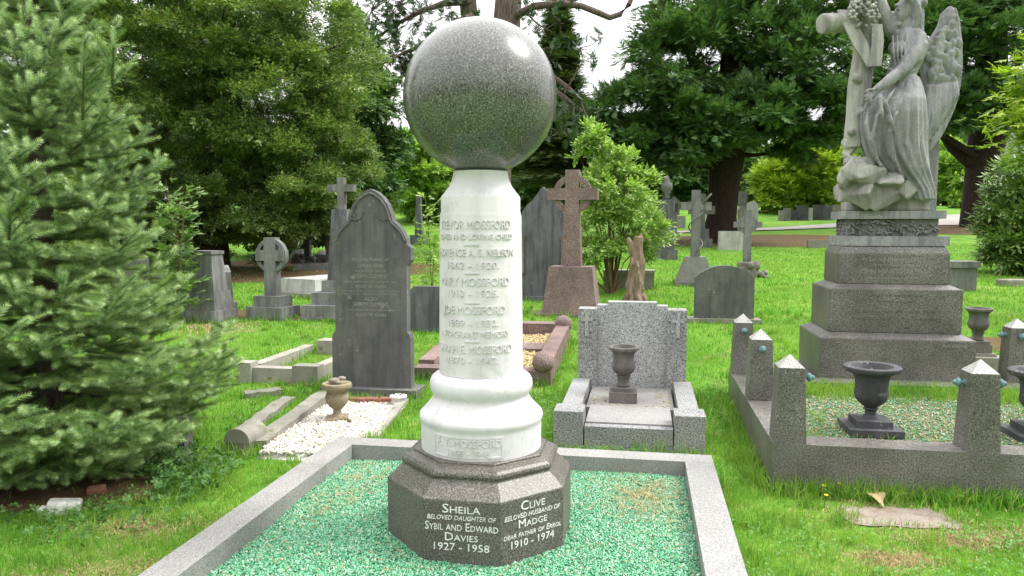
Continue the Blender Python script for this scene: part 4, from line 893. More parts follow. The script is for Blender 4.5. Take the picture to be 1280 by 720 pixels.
tablet('black_headstone', 'black round topped headstone among the weeds behind the leafy sapling', 203, 319, 352, 22, .12, M['urn_dark'], 'arch', .6, None)
p, k = at(371, 371); t = thing('ledger_tomb', 'low pale ledger tomb lying on the left lawn behind the small ringed cross', 'tomb', p, ROT-.35)
MB().box(-.50, .50, -.1, 1.75, -.15, .07, .02).build('base', M['kerb_old'], t); MB().box(-.42, .42, 0, 1.65, .071, .30, .01, top=(.03, .03)).build('ledger', M['pale_stone'], t); keep(p, -.5, .5, -.1, 1.75, ROT-.35)
tablet('small_pale_cross_stone', 'tiny pale headstone far behind the leafy sapling', 232, 297, 314, 9, .15, M['pale_stone'], 'flat', 0, None)
p, k = at(229, 566); t = thing('leaning_stone', 'dark upright stone stub at the right foot of the spruce', 'stone', p, ROT); MB().box(-.045, .045, -.05, .05, -.05, .26, .015).build('stub', M['dark_kerb'], t); keep(p, -.05, .05, -.06, .06)
p, k = at(230, 572); tag(MB().box(-.12, .12, -.09, .09, -.04, .05, .02, M=T(p.x, p.y-.14, p.z)@rotZ(.3)@rotX(.12)).build('fallen_slab', M['dark_kerb'], None), 'small fallen grey slab at the right foot of the spruce', 'stone')
# ---- centre
p, k = at(679, 374); k = .4027*12.49/940; t = thing('ogee_headstone', 'big blue grey headstone with ogee pointed top, behind the white column', 'headstone', p, ROT)
hf = [(67, 0), (67, 40), (64, 60), (64, 262), (58, 276), (46, 290), (32, 302), (16, 322), (7, 336), (0, 343)]
MB().prism(([(x*k, z*k) for x, z in hf]+[(-x*k, z*k) for x, z in hf[-2::-1]])[::-1], -.09, .09, .01).build('tablet', M['slate'], t)
for s in (-1, 1): MB().lathe([(5*k, 80*k), (7*k, 84*k), (5*k, 90*k), (5*k, 180*k), (8*k, 190*k), (8*k, 196*k)], 12, M=T(s*61*k, -.12, 0)).build('colonnette', M['granite_pink'], t, R_(50))
MB().box(-75*k, 75*k, -.2, .2, -.1, .06, .015).build('base', M['slate'], t); keep(p, -.4, .4, -.2, .2)
tablet('square_dark_headstone', 'low dark streaked headstone with clipped corners at the head of the pink grave', 537, 357, 414, 50, .11, M['slate'], 'chamfer', 0, None)
o3 = G(518, 474); t = thing('pink_grave', 'low pink granite grave kerb with mossy bed behind the white column', 'grave', o3, ROT, tilt=(.068, 0)); pg_ = M['granite_pink']
w3 = LP(o3, 692, 474).x; MB().box(0, w3, 0, .16, -.1, .12, .02).build('kerb_stone', pg_, t); MB().box(0, .16, .162, 2.0, -.1, .16, .02).build('kerb_stone', pg_, t); MB().box(w3-.16, w3, .162, 2.0, -.05, .20, .03).build('kerb_stone', pg_, t)
MB().box(.161, w3-.161, 1.84, 2.0, -.05, .22, .02).build('kerb_stone', pg_, t)
for yy in (.06, 1.95): MB().ball((w3-.08, yy, .2), (.11, .12, .11), sub=2).build('kerb_knob', pg_, t, 3.2)
MB().box(.161, w3-.161, .9, 1.2, -.05, .13, .02).build('cross_slab', pg_, t); keep(o3, 0, w3, 0, 2.0)
chips('moss_bed', o3, .165, w3-.165, .165, 1.835, .075, 5000, .03, M['straw'], M['bed_old'], 'yellow moss and dead leaves filling the pink grave', 'moss', 31).rotation_euler[0] = .068
tablet('round_headstone', 'dark round topped headstone on the open lawn between the granite grave and angel', 904, 331, 402, 72, .12, M['dark_stone'], 'arch', .42, (.09, .05), basemat=M['kerb_old'])
p, k = at(786, 360); t = thing('bench_block', 'long pale stone block under the bright green bush', 'stone block', p, ROT); MB().box(-31*k, 31*k, -.2, .2, -.1, 19*k, .02).build('block', M['kerb_old'], t); MB().box(-31.5*k, 31.5*k, -.22, .22, 19*k+.001, 23*k, .012).build('top_slab', M['concrete'], t); keep(p, -.45, .45, -.2, .2)
# weathered tree stump carving
p, k = at(794, 379); t = thing('dead_stump', 'forked dead tree stump with peeling bark above the granite grave', 'stump', p, 0); b = MB(); rr = random.Random(5)
b.tube([(0, 0, -.1), (0, 0, .05), (-.01, 0, .3), (.01, 0, .62), (.02, 0, .80), (.04, 0, .95), (.05, 0, 1.06)], [.26, .21, .165, .14, .125, .10, .085], 12)
b.tube([(0, 0, .68), (-.08, 0, .84), (-.14, -.02, .98), (-.17, -.02, 1.04)], [.10, .075, .055, .03], 8)
b.tube([(.05, 0, .9), (.11, .02, 1.02), (.10, .02, 1.10)], [.07, .05, .03], 7)
for i in range(22):
    a = rr.uniform(0, 6.28); z = rr.uniform(0, .6); L = rr.uniform(.15, .35); R0 = .15+.09*max(0, .3-z); b.tube([(R0*math.cos(a), R0*math.sin(a), z), ((R0+.02)*math.cos(a+.1), (R0+.02)*math.sin(a+.1), z+L*.5), (R0*math.cos(a+.05), R0*math.sin(a+.05), z+L)], [.012, .035, .012], 5)
for i in range(9): a = i*.7; b.tube([(.15*math.cos(a), .15*math.sin(a), .15), (.24*math.cos(a), .24*math.sin(a), .02), (.3*math.cos(a), .3*math.sin(a), -.06)], [.05, .05, .03], 6)
bmesh.ops.scale(b.bm, vec=(.78, .78, 1), verts=b.bm.verts); b.remeshed('stump', M['wood_dead'], t, .013, 0); keep(p, -.2, .2, -.2, .2)
# draped urn monument and small carved shrine behind the bush
p, k = at(832, 324); t = thing('draped_pedestal', 'dark draped urn monument half hidden behind the bright green bush', 'monument', p, ROT)
steps(t, [(14*k, .3, -.1, 12*k), (10*k, .22, 12*k, 24*k)], dk); MB().box(-8*k, 8*k, -.16, .16, 24*k, 74*k, .02, top=(-.05, -.03)).build('pedestal', M['slate'], t)
MB().lathe([(.05, 74*k), (.10, 76*k), (.05, 80*k), (.15, 87*k), (.16, 92*k), (.09, 96*k), (.07, 100*k), (.01, 104*k)], 20).build('urn', dk, t, 3.2)
p = AT(842, 282, 31); k = p.y/F; t = thing('carved_shrine', 'little gothic niche of pale stone on a shaft, behind the bright green bush', 'monument', (p.x, p.y, gz(0, p.y)), ROT); zb = p.z-t.location.z
MB().box(-.25, .25, -.25, .25, -.1, .35, .02).build('base', M['pale_stone'], t); MB().box(-.13, .13, -.13, .13, .351, 1.05, .015).build('shaft', M['pale_stone'], t)
b = MB(); b.box(-.22, .22, -.16, .16, 1.051, 1.12, .01)
for s in (-1, 1): b.box(s*.19-.035, s*.19+.035, -.14, .14, 1.121, 1.50, .008)
b.box(-.15, .15, .08, .13, 1.121, 1.6, .008); b.prism([(-.26, 1.501), (.26, 1.501), (.24, 1.60), (0, 1.82), (-.24, 1.60)], -.16, .16, .01); b.build('niche', M['pale_stone'], t)
# ---- far stones
P_ = M['pale_stone']
for nm, lb, px, y0, y1, w, mt, tp, rs_, gp in [
  ('block_tomb', 'pale square block tomb leaning at the foot of the big yew', 913, 289, 313, 30, P_, 'flat', 0, None),
  ('arched_headstone', 'pale narrow round topped headstone just right of the big yew trunk', 927, 258, 295, 11, P_, 'arch', .9, None),
  ('arched_headstone', 'taller pale round topped headstone, second right of the big yew trunk', 940, 252, 284, 13, P_, 'arch', .9, None),
  ('arched_headstone', 'small pale round topped headstone just left of the big yew trunk', 887, 258, 279, 9, P_, 'arch', .9, None),
  ('grey_headstone', 'small blue grey headstone touching the left side of the big yew trunk', 891, 267, 285, 8, M['slate'], 'flat', 0, None),
  ('pale_headstone', 'pale square headstone left of the vine cross in the distance', 851, 270, 285, 11, P_, 'flat', 0, None),
  ('dark_pillar', 'dark square pillar stone far behind the disc headed cross', 928, 240, 276, 10, M['dark_stone'], 'flat', 0, None),
  ('kerb_block', 'low pale topped block on the lawn left of the angel plinth', 1022, 300, 310, 24, M['kerb_old'], 'flat', 0, None),
  ('row_headstone', 'leftmost small brown headstone of the row before the golden hedge', 976, 263, 276, 6.5, M['kerb_old'], 'flat', 0, 'row'),
  ('row_headstone', 'second from left, grey headstone of the row before the golden hedge', 983.5, 260, 276, 8.5, M['grey_stone'], 'flat', 0, 'row'),
  ('row_headstone', 'small black headstone left of the wide black one in the row before the golden hedge', 991.5, 263, 275.5, 7, M['urn_dark'], 'flat', 0, 'row'),
  ('row_headstone', 'widest black headstone of the row before the golden hedge', 1002.5, 257, 275.5, 13.5, M['urn_dark'], 'flat', 0, 'row'),
  ('row_headstone', 'narrow pale headstone between the two black ones in the row', 1012.8, 260, 275.5, 5, P_, 'flat', 0, 'row'),
  ('row_headstone', 'tallest black headstone, right of the narrow pale one in the row', 1021.7, 256, 275, 12, M['urn_dark'], 'flat', 0, 'row'),
  ('row_headstone', 'grey headstone right of the tallest black one in the row', 1034, 257, 275, 11.5, M['slate'], 'flat', 0, 'row'),
  ('row_headstone', 'rightmost brown headstone of the row, next to the angel plinth', 1046, 256, 274, 9.5, M['kerb_old'], 'flat', 0, 'row'),
  ('row_headstone', 'pale distant headstone left of the capped pillar under the trees', 396, 291, 308, 8, M['slate'], 'flat', 0, 'far'),
  ('row_headstone', 'grey distant headstone in the sunlit gap right of the shaded cross', 403, 290, 308, 6, P_, 'flat', 0, 'far'),
  ('row_headstone', 'narrow pale distant headstone left of the shaded ringed cross', 372, 291, 311, 4, P_, 'arch', .8, 'far'),
  ('row_headstone', 'faint grey distant headstone at the left end of the shaded gap', 362, 294, 312, 7, M['grey_stone'], 'flat', 0, 'far')]:
    tablet(nm, lb, px, y0, y1, w, .16 if gp else .22, mt, tp, rs_, None, group={'row': 'headstones in a row before the golden hedge', 'far': 'distant headstones seen under the left trees'}.get(gp), bev=.02)
# obelisk far behind
p, k = at(524, 306); t = thing('slim_obelisk', 'slim dark obelisk far behind the left of the white column', 'obelisk', p, ROT); MB().box(-9*k, 9*k, -9*k, 9*k, -.1, 12*k, .03).build('base', M['slate'], t); MB().box(-4.5*k, 4.5*k, -4.5*k, 4.5*k, 12*k+.001, 62*k, .02, top=(2*k, 2*k)).build('shaft', M['slate'], t)
# behind the angel on the right
p, k = at(1199, 362); t = thing('square_block', 'plain grey stone block behind the right side of the angel monument', 'stone block', p, ROT); MB().box(-.2, .2, -.2, .2, -.1, 28*k, .02).build('block', M['grey_stone'], t); MB().box(-.24, .24, -.24, .24, 28*k+.001, 36*k, .015).build('cap', M['grey_stone'], t)
p = AT(1221, 445, 7.6); t = thing('pedestal_block', 'mossy stone block carrying an urn behind the rear obelisk post', 'stone block', (p.x, p.y, gz(0, p.y)), ROT); MB().box(-.2, .2, -.2, .2, -.1, .19, .02).build('block', M['kerb_old'], t); MB().box(-.13, .13, -.13, .13, .191, .22, .01).build('top', M['kerb_old'], t)
urn('lichen_urn', 'grey lichened urn on a block behind the right rear obelisk post', (p.x, p.y, gz(0, p.y)+.22), ROT, urn_prof, [(.1, 0, .085), (.085, .083, .118)], M['urn_grey'])
p, k = at(1266, 357); tag(MB().box(-.25, .25, -.15, .15, -.05, .12, .03, M=T(*p)@rotZ(.2)).build('grass_stone', M['kerb_old'], None), 'low grey stone in the grass by the right edge', 'stone')
# small things in the foreground grass
drape('flat_slab', [(2.12+x*.3, 4.03+y*.17-x*.02) for x, y in [(-1, -.35), (-.96, -.7), (-.7, -.88), (-.3, -.8), (.1, -.95), (.5, -.86), (.82, -.95), (1, -.6), (.97, .1), (1.02, .55), (.8, .8), (.4, .72), (0, .9), (-.45, .78), (-.8, .85), (-.97, .4)]], M['flat_slab'], .007); 
sl_ = bpy.data.objects['flat_slab']; del sl_['kind']; tag(sl_, 'worn pinkish flat stone slab sunk in the grass before the angel plot', 'stone slab')
KEEP.append((2.12, 4.03, .23, .10, -.05))
for i, (px, py, s, a) in enumerate(((1092, 632, .065, .5), (1100, 629, .06, -.4))):
    p = G(px, py); n_ = 8; V = []; Fq = []
    for j in range(n_+1):
        f = j/n_; w2 = s*.42*math.sin(math.pi*min(1, f*.9+.05)); V += [(-w2, s*(f-.5)*2, .02*math.sin(f*3)+w2*.5), (0, s*(f-.5)*2, .02*math.sin(f*3)), (w2, s*(f-.5)*2, .02*math.sin(f*3)+w2*.5)]
    for j in range(n_): o_ = j*3; Fq += [(o_, o_+1, o_+4, o_+3), (o_+1, o_+2, o_+5, o_+4)]
    b = MB(); b.raw(V, Fq, T(p.x, p.y, p.z+.03)@rotZ(a)@rotX(.28)); tag(b.build('dry_leaf', M['dry_leaf'], None, 3.2), ['curled buff dead leaf on the left, at the edge of the flat slab', 'curled buff dead leaf on the right, leaning over the first'][i], 'leaf')
p = G(80, 640); tag(MB().box(-.085, .085, -.05, .05, -.02, .07, .02, M=T(*p)@rotZ(.35)@rotY(.12)).build('pale_stone', M['white_thing'], None), 'off white broken stone lying under the spruce, larger of two', 'stone')
p = G(56, 643); tag(MB().ball((p.x, p.y, p.z+.02), (.04, .03, .03), sub=2, rough=.3, seed=3).build('pale_chip', M['white_thing'], None), 'small white stone chip left of the larger white stone', 'stone')
p = G(121, 617); tag(MB().box(-.05, .05, -.03, .03, -.01, .045, .01, M=T(*p)@rotZ(.3)@rotX(.2)).build('brick_fragment', M['brick'], None), 'orange red brick fragment under the spruce', 'brick')
TALL += [(A0.x-.02, A0.y-.03, A0.x+2.4, A0.y-.45, 2600, .17), (A0.x-.05, A0.y+.1, A0.x+.32, A0.y+2.2, 1500, .16), (A0.x+.35, A0.y+1.55, A0.x+2.2, A0.y+1.2, 0, .2)]
# ================================================================== vegetation
def leafproto(n, seed, wl=.42, spread=1.0, fold=.12, flat=False):
    """a twig with n leaves; each leaf is one folded quad pair"""
    r = np.random.default_rng(seed); V, Fq, k = [], [], 0
    for i in range(n):
        t_ = (i+.6)/n*.75 if n > 1 else 0; side = -1 if i % 2 else 1
        a = side*r.uniform(.5, 1.1)*spread if i < n-1 else 0.0; L = r.uniform(.38, .55); el_ = r.uniform(-.5, .5)*(0.25 if flat else 1)
        d = np.array([math.sin(a)*math.cos(el_), math.cos(a)*math.cos(el_), math.sin(el_)]); s = np.cross(d, [0, 0, 1.0]); s /= np.linalg.norm(s); nn = np.cross(s, d)
        b = np.array([0, t_, 0]); w = L*wl/2
        V += [b, b+d*L*.5+s*w+nn*fold*w*2, b+d*L, b+d*L*.5-s*w+nn*fold*w*2]; Fq += [(k, k+1, k+2), (k, k+2, k+3)]; k += 4
    return np.array(V), [np.array(Fq)]
def sprayproto(n, seed, droop=.5):
    """flat drooping conifer spray: a stem edged with narrow blades"""
    r = np.random.default_rng(seed); V, Fq, k = [], [], 0
    for i in range(n):
        f = (i+.5)/n; side = -1 if i % 2 else 1; b = np.array([0, f*.8, -droop*f*f*.6]); a = side*r.uniform(.5, .9) if i < n-1 else 0
        L = (.5-.28*f)*r.uniform(.8, 1.2); d = np.array([math.sin(a), math.cos(a), -droop*r.uniform(.2, .9)]); d /= np.linalg.norm(d); s = np.cross(d, [0, 0, 1.0]); s /= np.linalg.norm(s); w = L*.13
        V += [b-s*w, b+s*w, b+d*L*.6+s*w*.8, b+d*L, b+d*L*.6-s*w*.8]; Fq += [(k, k+1, k+2), (k, k+2, k+4), (k+4, k+2, k+3)]; k += 5
    return np.array(V), [np.array(Fq)]
LP1, LP2 = leafproto(7, 1), leafproto(9, 2, .36)
LPB = leafproto(6, 3, .62, 1.1)
LPO, LPO2 = leafproto(6, 11, .5, 1.5, .16), leafproto(7, 12, .42, 1.7, .2)
SP1 = sprayproto(9, 1, .6); SP2 = sprayproto(11, 2, .25)
def rdir(rng, n):
    v = rng.normal(size=(n, 3)); return v/np.linalg.norm(v, axis=1, keepdims=True)
def crown_pts(rng, ells, nleaf, sub=28, subr=.3, shell=.55, droop=.2, lo=-1.0):
    """leaf positions and directions on many small clumps spread over the given ellipsoids"""
    P, D, Ccl = [], [], []
    wts = np.array([e[2] for e in ells], float); wts /= wts.sum()
    for (c, r, w), wt in zip(ells, wts):
        n = int(nleaf*wt); m = max(4, int(sub*w)); c = np.array(c); r = np.array(r)
        d = rdir(rng, m); d = d[d[:, 2] > lo] if lo > -1 else d; m = len(d); rad = rng.uniform(shell, 1.0, (m, 1)); cc = c+d*r*rad; cr = r.mean()*subr*rng.uniform(.6, 1.35, m)
        ci = rng.integers(0, m, n); q = rdir(rng, n); q[:, 2] = np.where(q[:, 2] < -.2, -q[:, 2]*.5, q[:, 2]); rr_ = (rng.uniform(0, 1, n)**.45)
        p = cc[ci]+q*(cr[ci]*rr_)[:, None]*np.array([1.15, 1.15, .75])
        dr = d[ci]*.6+q*.8+rng.normal(0, .45, (n, 3)); dr[:, 2] -= droop
        P.append(p); D.append(dr); Ccl.append(cc)
    return np.concatenate(P), np.concatenate(D), np.concatenate(Ccl)
def leaves(name, rng, P, D, protos, size, mat, parent, updir=.8):
    parts = []; k = len(protos); idx = rng.integers(0, k, len(P))
    for i, pr in enumerate(protos):
        m = idx == i; roll = rng.normal(0, 1-updir, (m.sum(), 3)); roll = np.cross(np.cross(D[m], [[0, 0, 1.0]]), D[m])*0+roll
        f = D[m]; sd = np.cross(f, np.array([[0, 0, 1.0]])+roll); R = frames(f, rng, np.cross(f, sd)*-1)
        parts.append(scatter(pr[0], pr[1], P[m], R, rng.uniform(.65, 1.25, m.sum())*size))
    V, Fs = merge(parts); return npmesh(name, V-np.array(parent.matrix_basis.translation if parent else (0, 0, 0)), Fs, mat, parent)
def limbs(b, base, tops, r0, rng, fork=.35):
    base = Vector(base)
    for c in tops:
        c = Vector(c); m = base.lerp(c, .5)+Vector(rng.normal(0, .12, 3)*(c-base).length*.5); b.tube([base, base.lerp(m, .6), m, c], [r0, r0*.75, r0*.5, r0*.15], 6)
def tree(name, label, loc, trunk, ells, nleaf, protos, size, mat, bark, seed, sub=28, subr=.3, shell=.5, droop=.2, group=None, cat='tree', nl=10, lr=.09, lo=-1.0, trunk_off=0.0, crown_name='crown'):
    rng = np.random.default_rng(seed); t = thing(name, label, cat, loc, 0, group)
    P, D, cc = crown_pts(rng, ells, nleaf, sub, subr, shell, droop, lo)
    leaves(crown_name, rng, P, D, protos, size, mat, t)
    L0 = Vector(loc); b = MB(); pts = [Vector(p)-L0 for p, r in trunk]; b.tube(pts, [r for p, r in trunk], 12)
    if nl:
        ch = cc[rng.choice(len(cc), min(nl, len(cc)), replace=False)]
        for c in ch:
            f = rng.uniform(.45, .95); i = f*(len(pts)-1); a = pts[int(i)].lerp(pts[min(int(i)+1, len(pts)-1)], i % 1); limbs(b, a, [Vector(c)-L0], lr, rng)
    b.build('trunk', bark, t, R_(60)); return t
def gp(px, py, Y): p = AT(px, py, Y); return (p.x, p.y, p.z)
def ell(px, py, Y, rpx, rpy, rd, w=1.0): return (gp(px, py, Y), (rpx*Y/F, rd, rpy*Y/F), w)
def gl(px, Y): x = (px-640)/F*Y*1.003; return (x, Y, gz(x, Y))
M['lf_oak'] = leafmat('olive oak leaves', [(.065, .125, .034), (.11, .19, .048), (.175, .265, .068), (.27, .35, .10), (.40, .45, .20)], .3, .35, .5)
M['lf_dark'] = leafmat('dark green leaves', [(.05, .11, .038), (.08, .16, .055), (.12, .21, .068), (.16, .26, .08)], .25, .45, .3)
M['lf_yew'] = leafmat('yew foliage', [(.045, .105, .04), (.075, .155, .055), (.115, .205, .066), (.18, .275, .085)], .2, .5, .25)
M['lf_light'] = leafmat('light green leaves', [(.17, .30, .06), (.25, .40, .08), (.33, .49, .11), (.42, .56, .16)], .35, .45, .3)
M['lf_bush'] = leafmat('bright shrub leaves', [(.13, .25, .04), (.20, .35, .065), (.29, .44, .10), (.40, .53, .17), (.58, .64, .36)], .35, .4, .35)
M['lf_gold'] = leafmat('golden conifer foliage', [(.15, .25, .03), (.25, .37, .04), (.36, .48, .05), (.47, .56, .08)], .3, .5, .25)
M['lf_laurel'] = leafmat('laurel leaves', [(.07, .15, .03), (.12, .22, .045), (.18, .29, .07), (.28, .36, .12)], .2, .3, .5)
M['lf_far'] = leafmat('far wood foliage', [(.06, .12, .035), (.10, .18, .05), (.15, .24, .065)], .2, .6, .2)
M['lf_pine'] = leafmat('pine needles', [(.03, .06, .028), (.05, .09, .04), (.07, .12, .05)], .15, .5, .2)
M['lf_ivy'] = leafmat('ivy and weed leaves', [(.04, .10, .025), (.07, .16, .04), (.12, .23, .06)], .25, .5, .2)
# far wood closing the view
rng = np.random.default_rng(77); n = 15000; x = rng.uniform(-95, 100, n); y = rng.uniform(82, 98, n); top = 9+4*np.sin(x*.13)+2.5*np.sin(x*.31+1)+1.5*np.sin(x*.7)
z = np.array([gz(0, q) for q in y])+rng.uniform(0, 1, n)**.8*np.where(np.abs(x+4) < 22, top*.55, top)
V, Fs = scatter(LPB[0], LPB[1], np.stack([x, y, z], 1), frames(rng.normal(size=(n, 3)), rng), rng.uniform(1.4, 2.8, n)); tag(npmesh('far_wood', V, Fs, M['lf_far']), 'distant green wood closing the view behind the cemetery', 'wood', kind='stuff')
# the same wood closes the view behind the visitor; the polished ball mirrors it
n = 6000; an_ = rng.uniform(math.pi*.42, math.pi*1.58, n); d = rng.uniform(38, 46, n); x = d*np.sin(an_); y = d*np.cos(an_); top = 8+3.5*np.sin(an_*9)+2.5*np.sin(an_*17+1)+1.5*np.sin(an_*31)
V, Fs = scatter(LPB[0], LPB[1], np.stack([x, y, rng.uniform(0, 1, n)**.8*top], 1), frames(rng.normal(size=(n, 3)), rng), rng.uniform(1.2, 2.2, n)); tag(npmesh('near_wood', V, Fs, M['lf_far']), 'green wood on the near side of the cemetery, behind the viewer', 'wood', kind='stuff')
# left oak (evergreen, olive, filling the upper left)
Y = 16.5
tree('evergreen_oak', 'huge dark evergreen oak with olive lit clumps filling the upper left', gl(265, 18), [(gl(265, 18), .45), (gp(262, 280, 18), .38), (gp(270, 200, 18), .33), (gp(280, 90, 18), .25), (gp(285, -20, 18), .15)],
     [ell(330, 120, 16.3, 105, 90, 1.9, 1.5), ell(395, 60, 16.5, 70, 80, 1.6, .9), ell(270, 30, 16.2, 120, 75, 1.9, 1.4), ell(180, 60, 16, 95, 100, 1.8, 1.2), ell(405, 185, 16.6, 65, 75, 1.5, 1.0), ell(330, 225, 16, 80, 70, 1.5, 1.0), ell(240, 240, 17, 85, 75, 1.6, .9), ell(130, 170, 16.5, 85, 90, 1.6, .8), ell(60, 60, 17, 90, 120, 1.6, .7), ell(90, 260, 17, 100, 80, 1.5, .7), ell(300, -60, 17, 150, 60, 2.4, 1.0), ell(380, 270, 17, 50, 45, 1.2, .5), ell(200, 290, 17.8, 90, 40, 1.2, .5), ell(20, 220, 17.5, 80, 110, 1.5, .6), ell(300, 120, 18.6, 150, 130, 1.0, 1.6), ell(170, 100, 18.4, 110, 120, 1.0, 1.2), ell(250, 235, 18.6, 150, 70, .8, .9), ell(330, 292, 17.6, 55, 36, 1.0, .6), ell(250, 300, 18, 70, 34, 1.0, .6), ell(180, 315, 18, 60, 30, 1.0, .5), ell(420, 262, 18, 36, 36, .9, .5)],
     108000, [LPO, LPO2], .165, M['lf_oak'], M['bark'], 41, 34, .28, .55, -.1, nl=22, lr=.10)
tree('holm_oak', 'dark leafy tree filling the far left behind the spruce', gl(-40, 13), [(gl(-40, 13), .25), (gp(-40, 200, 13), .2), (gp(-40, 0, 13), .12)],
     [ell(20, 60, 13, 80, 110, 1.2, 1), ell(60, 200, 13.5, 70, 90, 1.2, .8), ell(-20, 230, 13, 80, 100, 1.2, .8), ell(40, -40, 13, 100, 70, 1.3, .7), ell(110, 110, 14, 60, 80, 1.2, .7), ell(60, 300, 13, 70, 50, 1, .5)], 22000, [LPO, LPO2], .15, M['lf_oak'], M['bark'], 48, 30, .3, .55, 0, nl=12, lr=.06)
# darker tree beyond it
tree('dark_ash_tree', 'dark bluish green tree right of the big oak, hanging over the stepped cross', gl(447, 23), [(gl(447, 23), .28), (gp(450, 200, 23), .22), (gp(455, 90, 23), .12)],
     [ell(450, 130, 22, 48, 60, 1.3, 1), ell(425, 225, 21, 55, 60, 1.4, 1.2), ell(470, 200, 22.5, 38, 60, 1.2, .9), ell(410, 270, 21, 50, 40, 1.2, .8), ell(350, 280, 22, 60, 40, 1.5, .7), ell(448, 50, 23, 35, 50, 1.2, .35)], 13000, [LP2, LPB], .27, M['lf_dark'], M['bark'], 42, 24, .36, .5, .5, nl=10, lr=.07)
# pine with bare limbs against the sky
Yp = 25; t = thing('scots_pine', 'tall pine with twin reddish trunks and crooked bare limbs behind the granite ball', 'tree', gl(618, Yp)); L0 = Vector(t.location); b = MB(); P3 = lambda *q: Vector(gp(*q))-L0
b.tube([Vector((0, 0, -.2)), P3(620, 200, Yp), P3(628, 100, Yp), P3(634, 20, Yp), P3(640, -60, Yp), P3(645, -140, Yp)], [.55, .5, .47, .45, .40, .3], 12)
b.tube([P3(622, 120, Yp), P3(600, 60, Yp), P3(586, 15, Yp), P3(580, -60, Yp), P3(570, -120, Yp)], [.35, .32, .28, .24, .18], 10)
br = [[(592, 20, 24.6, .17), (570, 28, 24, .14), (548, 40, 23.6, .11), (525, 58, 23.2, .09), (505, 66, 23, .06), (478, 80, 22.8, .035), (455, 92, 22.6, .02)],
      [(588, 2, 24.8, .16), (556, 4, 24.5, .13), (525, 15, 24.2, .10), (496, 30, 24, .07), (470, 48, 23.8, .045), (452, 66, 23.6, .02)],
      [(560, 60, 23.7, .10), (535, 75, 23.4, .07), (512, 78, 23.2, .05), (494, 70, 23, .03)],
      [(640, 22, 24.8, .18), (668, 8, 24.4, .15), (700, 4, 24.1, .13), (728, 8, 23.9, .12), (748, 16, 23.8, .12), (762, 22, 23.8, .115), (775, 18, 23.8, .11), (786, 6, 23.8, .10), (795, -15, 23.9, .08)],
      [(700, 4, 24.1, .08), (718, 0, 24, .06), (740, -6, 24, .05)],
      [(636, 70, 24.8, .16), (660, 80, 24.3, .12), (690, 95, 23.9, .11), (708, 108, 23.6, .10), (722, 120, 23.5, .07), (735, 150, 23.4, .03)],
      [(690, 112, 24, .12), (706, 122, 23.7, .10), (716, 130, 23.6, .06), (708, 150, 23.5, .03), (700, 170, 23.5, .015)],
      [(706, 116, 23.6, .05), (715, 100, 23.5, .04), (728, 78, 23.4, .02)], [(654, 12, 24.5, .05), (672, 30, 24.3, .035), (690, 40, 24.2, .02)],
      [(530, 12, 24.2, .04), (512, 24, 24, .03), (500, 45, 23.8, .015)], [(505, 66, 23, .03), (500, 85, 22.9, .02), (505, 110, 22.8, .01)], [(722, 120, 23.5, .035), (745, 118, 23.4, .02), (760, 108, 23.3, .01)]]
tips = []
for q in br:
    b.tube([P3(*p[:3]) for p in q], [p[3]*.8 for p in q], 7)
    for (p0, p1) in zip(q[1:], q[2:]+q[-1:]): tips.append((p0[:3], p0[3]))
rng = np.random.default_rng(50); P, D = [], []; tw = b
def ndl(px, py, Yq, spx, n):
    for _ in range(n):
        p = np.array(gp(px+rng.normal(0, spx), py+rng.normal(0, spx*.8), Yq+rng.normal(0, .5))); m = 8; P.append(p+rng.normal(0, .10, (m, 3))); D.append(rng.normal(size=(m, 3))+np.array([0, 0, .3]))
        a = Vector(gp(px, py, Yq))-L0; c = Vector(p)-L0; tw.tube([a, a.lerp(c, .5)+Vector(rng.normal(0, .1, 3)), c], [.022, .014, .006], 4)
for (px, py, Yq), r in tips[:16]: ndl(px, py, Yq, 13, 5)
for px, py, s, n in ((465, 12, 22, 9), (500, 2, 20, 8), (530, -8, 18, 7), (450, 40, 15, 8), (490, 45, 14, 6), (535, 82, 14, 10), (520, 100, 14, 9), (545, 60, 10, 5), (440, 20, 16, 9), (700, 25, 14, 5), (725, 60, 18, 6), (715, 135, 16, 12), (700, 165, 14, 8), (690, 60, 14, 5)): ndl(px, py, 23.6, s, n)
b.build('trunk', M['bark_pine'], t, R_(60)); Pn = np.concatenate(P); leaves('crown', rng, Pn, np.concatenate(D), [sprayproto(9, 9, .1)], .34, M['lf_pine'], t)
# conical conifer
Yc = 33; rng = np.random.default_rng(51); n = 8000; f = rng.uniform(0, 1, n)**.7; az = rng.uniform(0, 6.28, n); lay = .8+.25*np.sin(f*60); apex = ZP(-5, Yc); zb = ZP(230, Yc); rad = (.12+f*1.95)*rng.uniform(.55, 1, n)*lay
xc = (697-640)/F*Yc; P = np.stack([xc+rad*np.cos(az), Yc+rad*np.sin(az), apex-(apex-zb)*f], 1); D = np.stack([np.cos(az), np.sin(az), rng.uniform(-1.0, -.1, n)], 1)
t = thing('conical_conifer', 'narrow conical conifer standing against the sky right of the granite ball', 'tree', gl(697, Yc)); leaves('crown', rng, P, D, [SP1], .5, leafmat('conifer foliage', [(.06, .095, .03), (.09, .13, .04), (.13, .17, .055)], .25), t); MB().tube([(0, 0, -.2), (0, 0, 5), (0, 0, apex-t.location.z-.4)], [.3, .2, .03], 8).build('trunk', M['bark'], t)
